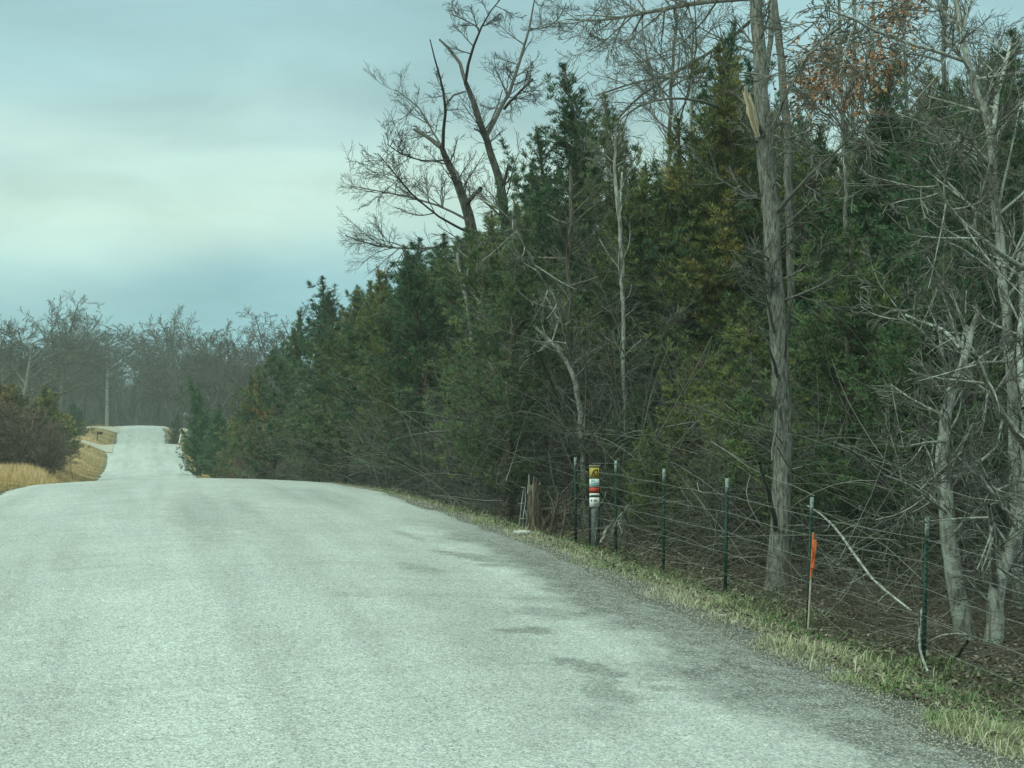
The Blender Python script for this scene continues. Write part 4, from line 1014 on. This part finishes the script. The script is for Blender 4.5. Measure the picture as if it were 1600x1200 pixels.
# ------------------------------------------------------------------ marker post (stickers)
def marker():
    zz = 21.3; p = P(929, 835, zz); g = Gf(p[0], p[1])
    s = zz/F
    root = thing('marker_post', 'slim roadside utility marker with yellow, blue-white and red warning stickers', 'marker post', (p[0], p[1], g), -YAW+.05)
    top = (650-727)/F*zz+CAM_Z-g
    w = 17*s
    def rows(y0): return (650-y0)/F*zz+CAM_Z-g
    dk = plain('black_marker_edge', (.015, .018, .017), .5); gy = plain('weathered_grey_plastic', (.16, .18, .165), .7, 0, .45, 14)
    boxes('rail', [(-w/2, -w/2+.018, -.02, .02, -.3, top-.02)], dk, root, .003); boxes('rail', [(w/2-.018, w/2, -.02, .02, -.3, top-.02)], dk, root, .003)
    boxes('panel', [(-w/2+.0185, w/2-.0185, -.006, .012, -.3, top-.03)], gy, root)
    boxes('top_cap', [(-w/2-.002, w/2+.002, -.025, .025, top-.018, top+.004)], plain('tan_cap', (.30, .27, .2), .7), root, .004)
    def st(name, y0, y1, c, d=-.0075):
        return boxes(name, [(-w/2+.003, w/2-.012, -.0235, -.0205, rows(y1), rows(y0))], plain(name, c, .55, 0, .1, 40), root)
    a = st('yellow_sticker', 730.5, 747, (.52, .38, .07))
    st('blue_white_sticker', 748, 760.5, (.80, .86, .84)); st('red_sticker', 761.5, 769.5, (.58, .07, .045)); st('white_sticker', 770.5, 775, (.84, .84, .8)); st('white_notice', 777, 792, (.84, .82, .78))
    brown = plain('brown_ink', (.10, .05, .02), .6); blue = plain('blue_ink', (.10, .35, .48), .6); black = plain('dark_ink', (.05, .05, .05), .6); red = plain('red_ink', (.45, .06, .04), .6)
    def zc(y): return rows(y)
    k = w/14.5*1.0
    quad_poly('pictogram', [[(-5*k, zc(746)), (-2.2*k, zc(735)), (-.6*k, zc(735)), (2*k, zc(746)), (.2*k, zc(746)), (-1.6*k, zc(739)), (-3.2*k, zc(746))],
                            [(-1*k, zc(734)), (4.6*k, zc(733)), (4.6*k, zc(746)), (3.4*k, zc(746)), (3.4*k, zc(736)), (-.8*k, zc(736))]], brown, root, -.0245)
    quad_poly('blue_lines', [[(-5*k, zc(y+1.3)), (x*k, zc(y+1.3)), (x*k, zc(y)), (-5*k, zc(y))] for y, x in ((751, 1), (754, 4.4), (757, 3.6))], blue, root, -.0245)
    quad_poly('dark_lines', [[(-5*k, zc(y+.9)), (x*k, zc(y+.9)), (x*k, zc(y)), (-5*k, zc(y))] for y, x in ((749.2, 0), (773, 4.6), (774.2, 3))]
              + [[(a_*k, zc(784)), (b_*k, zc(784)), (b_*k, zc(780)), (a_*k, zc(780))] for a_, b_ in ((-1.3, .1), (.6, 1.8), (2.3, 3.3))] + [[(-.6*k, zc(787.6)), (3.8*k, zc(787.6)), (3.8*k, zc(786.6)), (-.6*k, zc(786.6))]], black, root, -.0245)
    quad_poly('red_mark', [[(-5*k, zc(783.5)), (-3.2*k, zc(783.5)), (-3.2*k, zc(780)), (-5*k, zc(780))]], red, root, -.0245)
    # vine creeping up the panel
    r = random.Random(4); tb = TB()
    for (pl) in ([(-.02, 0), (.01, .15), (.02, .28), (-.01, .36), (-.03, .45)], [(.0, .2), (.03, .3), (.035, .36), (.0, .42)]):
        tb.add([(x, -.03, z) for x, z in pl], [.006]*len(pl), 4)
    v = obj_from('dry_vine', tb.mesh('vine', M['bark_pale'])); v.location = root.location; v.rotation_euler = root.rotation_euler
    setp(v, 'pale dry vine climbing the foot of the sticker covered marker post', 'vine')
marker()
# ------------------------------------------------------------------ orange flagged stake
def stake():
    zz = 14.3; p = P(1262, 955, zz); g = Gf(p[0], p[1]); p = np.array([p[0], p[1], g])
    tp = P(1271, 832, zz)
    root = thing('survey_stake', 'thin wooden survey stake with orange ribbon beside the second post from the right', 'stake', tuple(p))
    d = tp-p; tb = TB(); tb.add([p*0-unit(d)*.2, d*.5, d], [.011, .011, .010], 4)
    obj_from('stake', tb.mesh('stake', plain('stake_wood', (.50, .42, .32), .8, 0, .25, 20)), root)
    orange = plain('orange_ribbon', (.62, .15, .05), .75, 0, .3, 16)
    tb = TB(); tb.add([d*.55+np.array([0, 0, 0]), d*.99], [.0135, .0125], 4)
    obj_from('orange_paint', tb.mesh('orange_paint', orange), root)
    # folded ribbon hanging
    n = 14; V, Fc = [], []
    for i in range(n):
        s = i/(n-1); c = d*.93*(1-s)+(P(1268, 890, zz-.03)-p)*s + RGT*(.010+.007*math.sin(s*3.1)) - FWD*.016
        wdt = .013+.006*math.sin(s*7+.5)
        for q in (-1, -.3, .4, 1):
            V.append(c+RGT*wdt*q+FWD*.012*math.sin(q*4+s*6))
    for i in range(n-1):
        for j in range(3): b = i*4+j; Fc.append((b, b+1, b+5, b+4))
    o = obj_from('ribbon', mesh_np('ribbon', V, Fc, orange, smooth=True), root)
    so = o.modifiers.new('thick', 'SOLIDIFY'); so.thickness = .002
stake()
# ------------------------------------------------------------------ stump and rock
def stump():
    zz = 21.5; p = P(832, 822, zz); g = Gf(p[0], p[1]); root = thing('stump', 'tall rotten brown stump with a splintered top at the road edge', 'stump', (p[0], p[1], g), 0)
    rs = np.random.RandomState(4); r = random.Random(4)
    H = (822-738)/F*zz+.02; k = 16; n = 12; V, Fc = [], []
    for i in range(n):
        s = i/(n-1); rad = .115*(1-.3*s)+.04*math.exp(-s*9)
        for j in range(k):
            a = j*2*math.pi/k; rr = rad*(1+.14*math.sin(a*3+1)+.08*math.sin(a*7)+rs.normal(0, .04)); z = -.15+(H+.15)*s
            if i == n-1: z += rs.uniform(-.22, .22)
            V.append((rr*math.cos(a)+.03*s, rr*math.sin(a), z))
    for i in range(n-1):
        for j in range(k): Fc.append((i*k+j, i*k+(j+1) % k, (i+1)*k+(j+1) % k, (i+1)*k+j))
    obj_from('trunk', mesh_np('stump', V, Fc, M['stump']), root)
    tb = TB()
    for (x0, pts) in enumerate([[(-.20, -.03), (-.18, .25), (-.16, .45), (-.13, .68)], [(-.15, .05), (-.13, .3), (-.10, .5), (-.11, .7)], [(-.19, .23), (-.14, .24), (-.09, .23)], [(-.20, .45), (-.12, .46)], [(-.16, .69), (-.10, .68)], [(-.12, .07), (-.08, .22), (-.10, .36)], [(0, .55), (.02, .84)], [(-.07, .6), (-.05, .88)]]):
        pl = np.array([(x*1.0, -.10, z) for x, z in pts]); tb.add(pl, np.linspace(.011, .006, len(pl)), 5, .9)
    o = obj_from('splinters', tb.mesh('splinters', M['bark_pale']), root)
    root.rotation_euler = (0, 0, -YAW)
    for i, (px, hh, w) in enumerate([(856, .6, .04), (866, .7, .05), (873, .55, .035), (850, .3, .06)]):
        q = P(px, 825, 21.8+i*.2); tb = TB(); rr = random.Random(i)
        pts = wig((0, 0, -.1), (rr.uniform(-.1, .2), 0, 1), hh*1.2, 6, .05, rr); tb.add(pts, np.linspace(w*.8, w*.4, 6), 7)
        for k_ in range(5): c, t = at(pts, rr.uniform(.4, .98)); tb.add(wig(c, deviate(t, .7, rr), .4, 4, .2, rr), [.01, .008, .006, .004], 4)
        o = obj_from('snag', tb.mesh('snag', M['bark_cedar'])); o.location = (q[0], q[1], Gf(q[0], q[1]))
        setp(o, ['thin snapped sapling right beside the rotten stump', 'tallest of the snapped saplings right of the rotten stump', 'snapped sapling farthest right of the rotten stump', 'knee-high cut sapling base in front of the snapped saplings'][i], 'sapling', 'snapped saplings by the stump')
    # flat pale rock
    q = P(815, 829, 19.6); V, Fc = [], []
    for i in range(5):
        for j in range(12):
            a = j*math.pi/6; s = [0.15, .85, 1, .8, .1][i]; V.append((.13*s*math.cos(a)*(1+rs.normal(0, .07)), .09*s*math.sin(a)*(1+rs.normal(0, .07)), [-.03, -.02, .012, .032, .042][i]+rs.normal(0, .003)))
    for i in range(4):
        for j in range(12): Fc.append((i*12+j, i*12+(j+1) % 12, (i+1)*12+(j+1) % 12, (i+1)*12+j))
    o = obj_from('rock', mesh_np('rock', V, Fc, M['rock'])); o.location = (q[0], q[1], Gf(q[0], q[1])+.02); setp(o, 'flat white rock at the foot of the rotten stump', 'rock')
    for k_, (px, py) in enumerate([(1130, 962), (1148, 972), (1328, 1025)]):
        x, y = ground_pt(px, py); c = o.copy(); C.objects.link(c); c.location = (x, y, Gf(x, y)); c.scale = (.3, .33, .3); c.rotation_euler = (0, 0, k_)
        c['label'] = ['small white stone in the verge grass left of the thick trunk', 'small pale stone just below the first one in the verge', 'small pale stone in the grass between the two nearest posts'][k_]
stump()
# vines by the nearest post
def vine():
    tb = TB(); z = 13.0; r = random.Random(9); base = P(1432, 1035, z); off = base
    for pl in ([(1440, 952, 4), (1438, 985, 5), (1432, 1010, 5), (1434, 1030, 5), (1450, 1050, 5)], [(1428, 1035, 4), (1445, 1000, 4), (1480, 985, 4), (1515, 992, 3)], [(1430, 1010, 3), (1436, 980, 3), (1437, 950, 3)]):
        p, rd = resample(pl, z, r, -2); tb.add(p-off, rd, 5)
    o = obj_from('dry_vine', tb.mesh('dry_vine', M['bark_pale'])); o.location = off; setp(o, 'pale looping vine at the foot of the nearest fence post', 'vine')
vine()

# ------------------------------------------------------------------ far part of the road
# cedars and brush past the woods corner, right of the far road
fr = [(312, 590, 118, 1.25, (.75, 1, .8), 2, 'narrow green cedar right of the far road, left of the pale gap'), (306, 625, 150, .7, (1.0, .95, .9), 2, 'small slim cedar beside the leaning white road marker'),
      (345, 630, 112, 1.0, (.9, 1.1, .9), 1, 'pale green low cedar between the two pointed ones'), (392, 573, 105, 1.35, (1.3, 1.05, .7), 0, 'pointed dark cedar with rusty edges right of the far road'),
      (412, 588, 103, .8, (2.7, 1.2, .7), 2, 'thin rusty cedar spire just right of the pointed cedar'), (436, 622, 98, 1.4, (2.7, 1.3, .7), 1, 'broad rust-olive cedar at the corner of the woods'),
      (372, 660, 100, 1.1, (1.5, 1.2, .8), 1, 'low olive cedar in front of the pointed cedar'), (272, 640, 200, .9, (1.0, .9, .7), 0, 'small dark cedar at the right edge of the far road'),
      (425, 665, 90, 1.0, (2.4, 1.3, .8), 1, 'low rusty olive cedar at the foot of the corner cedars'),
      (330, 655, 125, 1.3, (1.2, 1.2, .9), 0, 'low green cedar at the foot of the narrow green cedar'), (358, 640, 118, 1.2, (1.1, 1.15, .9), 2, 'slim low cedar in the pale gap'),
      (400, 650, 94, 1.2, (2.1, 1.25, .8), 1, 'wide low cedar under the rusty spire')]
for px, ty, z, w, col, v, lab in fr:
    p = P(px, 700, z); g = Gf(p[0], p[1]); H = (650-ty)/F*z+CAM_Z-g
    place(CFAR[v], p[0], p[1], H, None, lab, 'tree', 'cedars beside the far road', col, w)
for i in range(52):
    px = R.uniform(325, 480); z = R.uniform(60, 118); p = P(px, 700, z)
    if p[0] < 6.6: continue
    hh = R.uniform(1.6, 3.8)
    place(R.choice(SCRF), p[0], p[1], hh, None, ('tall ' if hh > 2.8 else 'low ')+'reddish brush '+where(px, z, 82, 100), 'bush', 'brush at the corner of the woods', None, 1.2)
# left cluster
lf = [(20, 600, 100, 2.2, (2.2, 1.35, 1.0), 1, 'rusty cedar at the left edge above the straw grass'), (62, 604, 104, 1.8, (2.0, 1.4, .95), 1, 'olive brown cedar in the middle of the left clump'),
      (88, 618, 112, 1.6, (1.6, 1.35, .85), 0, 'olive green cedar at the right end of the left clump'), (122, 636, 175, 1.1, (.7, .9, .8), 1, 'dark round cedar behind the left clump beside the drive'),
      (-15, 595, 96, 2.0, (2.2, 1.3, 1.0), 1, 'rusty cedar cut by the left edge of the picture'), (112, 625, 195, 1.3, (.7, .9, .8), 0, 'dark cedar at the foot of the left oaks')]
for px, ty, z, w, col, v, lab in lf:
    p = P(px, 700, z); g = Gf(p[0], p[1]); H = (650-ty)/F*z+CAM_Z-g
    place(CFAR[v], p[0], p[1], H, None, lab, 'tree', 'cedars left of the road', col, w)
for i in range(20):
    px = R.uniform(-30, 84); z = R.uniform(88, 100); p = P(px, 700, z)
    hh = R.uniform(2.8, 5.6)*(1 if px < 55 else .6)
    place(R.choice(SCRF), p[0], p[1], hh, None, ('tall ' if hh > 4.4 else 'low ' if hh < 3.4 else 'waist-high ' if hh < 1.5 else '')+'russet brush '+where(max(px, 0), z, 92, 96), 'bush', 'brush left of the road', None, 1.1)
# left and far oaks, individually visible
oak = [(-10, 500, 175, 0), (30, 487, 170, 1), (62, 482, 185, 2), (98, 492, 200, 0), (128, 500, 258, 1), (158, 508, 262, 2), (185, 522, 266, 1), (268, 495, 262, 0), (300, 508, 230, 1), (245, 520, 270, 2), (330, 515, 220, 2), (360, 520, 180, 0), (392, 512, 170, 1), (425, 508, 160, 2), (450, 498, 165, 0), (212, 545, 260, 1), (238, 540, 265, 0)]
olab = ['bare oak cut by the left edge of the picture', 'spreading bare oak near the left edge', 'tallest bare oak of the left group', 'bare oak with crooked limbs in the middle of the left group', 'bare oak left of the utility pole group', 'bare round-crowned oak directly behind the utility pole', 'smaller bare oak just right of the utility pole',
        'tall bare oak right of the far road with its crown above the others', 'bare tree between the tall far oak and the cedar spires', 'bare tree nearest the far right road edge', 'bare tree above the narrow green cedar', 'bare tree above the pale gap', 'bare tree above the pointed cedar', 'bare tree above the rusty cedar spire', 'bare tree touching the corner of the cedar woods', 'low distant bare tree left of centre over the far road', 'low distant bare tree over the right half of the far road']
for (px, ty, z, v), lab in zip(oak, olab):
    p = P(px, 660, z); g = Gf(p[0], p[1]); H = ((650-ty)/F*z+CAM_Z-g)*1.12
    place(OAK[v], p[0], p[1], H, None, lab, 'tree', 'bare oaks in the distance', None, 1.0)
ftop = lambda px: float(np.interp(px, [-60, 0, 100, 170, 215, 260, 330, 400, 470], [525, 520, 525, 540, 572, 535, 530, 525, 520]))
for i in range(64):
    px = R.uniform(-60, 470); z = R.uniform(200, 330) if px < 250 else R.uniform(150, 300); p = P(px, 660, z)
    if p[1] < 262 and -5 < p[0] < 7: p = P(px, 660, R.uniform(275, 330))
    g = Gf(p[0], p[1]); H = ((650-ftop(px))/F*z+CAM_Z-g)*R.uniform(.75, 1.02)
    place(R.choice(OAK), p[0], p[1], H, None, ('tall ' if H > 17 else 'short ' if H < 14 else '')+'distant bare tree '+where(max(px, 0), z, 230, 275), 'tree', 'trees of the distant woods', None, R.uniform(.9, 1.2))
def far_mass():
    # brush and trunks filling the distant woods: one mass
    r = random.Random(12); tb = TB()
    for i in range(5200):
        px = r.uniform(-80, 500); z = r.uniform(268, 350) if px < 290 else r.uniform(135, 300); p = P(px, 660, z)
        if px > 290 and p[0] < 12: continue
        g = Gf(p[0], p[1]); hh = r.uniform(2, 11)
        pts = wig((p[0], p[1], g-.2), (r.gauss(0, .25), r.gauss(0, .25), 1), hh, 6, .12, r)
        tb.add(pts, np.linspace(.09*r.uniform(.3, 1), .015, 6), 3, r.random())
        for k in range(4):
            q, t = at(pts, r.uniform(.2, 1)); tb.add(wig(q, deviate(t, .8, r), r.uniform(1, 3), 4, .2, r), [.035, .03, .022, .015], 3, r.random())
    setp(obj_from('distant_brush', tb.mesh('distant_brush', M['twig_far'])), kind='stuff')
far_mass()

# ------------------------------------------------------------------ mailbox, pole, marker
def mailbox():
    z = 172; p = P(152, 690, z); x, y = p[0], p[1]; g = Gf(x, y)
    root = thing('mailbox', 'dark mailbox on a wooden post beside the gravel driveway', 'mailbox', (x, y, g), math.radians(8))
    wd = plain('post_wood', (.11, .09, .07), .9); bk = plain('black_box_metal', (.02, .02, .02), .5)
    boxes('post', [(-.06, .06, -.06, .06, -.3, 1.02)], wd, root, .01); boxes('arm', [(-.1, .55, -.045, .045, 1.021, 1.08)], wd, root, .01)
    V, Fc = [], []; prof = [(-.11, 0), (.11, 0), (.11, .16), (.08, .23), (0, .27), (-.08, .23), (-.11, .16)]; n = len(prof)
    for xx in (-.05, .60):
        for a, b in prof: V.append((xx, a, 1.081+b))
    b_ = []
    me = bpy.data.meshes.new('mailbox'); me.from_pydata(V, [], [tuple(range(n)), tuple(range(2*n-1, n-1, -1))]+[(i, n+i, n+(i+1) % n, (i+1) % n) for i in range(n)]); me.materials.append(bk)
    obj_from('box', me, root); boxes('flag', [(.1, .28, -.125, -.115, 1.2, 1.24), (.1, .13, -.125, -.115, 1.1, 1.199)], plain('flag_red', (.35, .04, .03)), root)
mailbox()
def pole():
    z = 255; p = P(167, 664, z); x, y = p[0], p[1]; g = Gf(x, y); H = (650-572)/F*z+CAM_Z-g
    root = thing('utility_pole', 'pale wooden utility pole in front of the far oaks left of the road', 'utility pole', (x, y, g))
    tb = TB(); tb.add([(0, 0, -.5), (0, 0, H*.5), (.05, 0, H)], [.30, .27, .22], 10); obj_from('pole', tb.mesh('pole', M['bark_pale']), root)
    boxes('bracket', [(-.35, .35, -.06, .06, H-.5, H-.38)], M['wire'], root); boxes('insulator', [(-.34, -.24, -.05, .05, H-.379, H-.2)], M['rock'], root, .02); boxes('insulator', [(.24, .34, -.05, .05, H-.379, H-.2)], M['rock'], root, .02)
pole()
def wmark():
    z = 163; p = P(280, 697, z); x, y = p[0], p[1]; g = Gf(x, y)
    root = thing('road_marker', 'small leaning white roadside marker at the right edge of the far road', 'marker post', (x, y, g))
    w = plain('white_plastic', (.75, .75, .70), .6); tb = TB(); tb.add([(0, 0, .55), (.09, 0, 1.0), (.2, 0, 1.42)], [.09, .09, .085], 8); obj_from('pipe', tb.mesh('pipe', w), root)
    tb = TB(); tb.add([(-.02, 0, -.3), (-.01, 0, .2), (0, 0, .56)], [.05, .05, .055], 8); obj_from('base', tb.mesh('base', plain('faded_orange', (.55, .28, .14), .7)), root)
    tb = TB(); tb.add([(.19, 0, 1.42), (.21, 0, 1.5)], [.115, .10], 8); obj_from('cap', tb.mesh('cap', w), root)
wmark()

# remove prototypes never placed
for pr in CED+CFAR+BARE+OAK+WOOD+SCR+SCRF:
    if pr.name not in [o.name for o in sc.objects]: continue
    if 'label' not in pr:
        for ch in list(pr.children): bpy.data.objects.remove(ch)
        bpy.data.objects.remove(pr)
for o in sc.objects:
    for k_ in ('h', 'tx', 'ty'):
        if k_ in o: del o[k_]

# ------------------------------------------------------------------ haze
def haze():
    V, Fc = [], []
    x0, x1, y0, y1, z0, z1 = -640, 640, -110, 940, -8.0, 36
    V = [(x0, y0, z0), (x1, y0, z0), (x1, y1, z0), (x0, y1, z0), (x0, y0, z1), (x1, y0, z1), (x1, y1, z1), (x0, y1, z1)]
    Fc = [(0, 3, 2, 1), (4, 5, 6, 7), (0, 1, 5, 4), (1, 2, 6, 5), (2, 3, 7, 6), (3, 0, 4, 7)]
    m = bpy.data.materials.new('haze_air'); m.use_nodes = True; nt = m.node_tree; nt.nodes.clear()
    o_ = nt.nodes.new('ShaderNodeOutputMaterial'); v = nt.nodes.new('ShaderNodeVolumePrincipled')
    v.inputs['Color'].default_value = (.88, 1, .97, 1); v.inputs['Density'].default_value = .00055; v.inputs['Anisotropy'].default_value = .1
    nt.links.new(v.outputs[0], o_.inputs['Volume'])
    setp(obj_from('haze', mesh_np('haze', V, Fc, m)), kind='stuff')
haze()
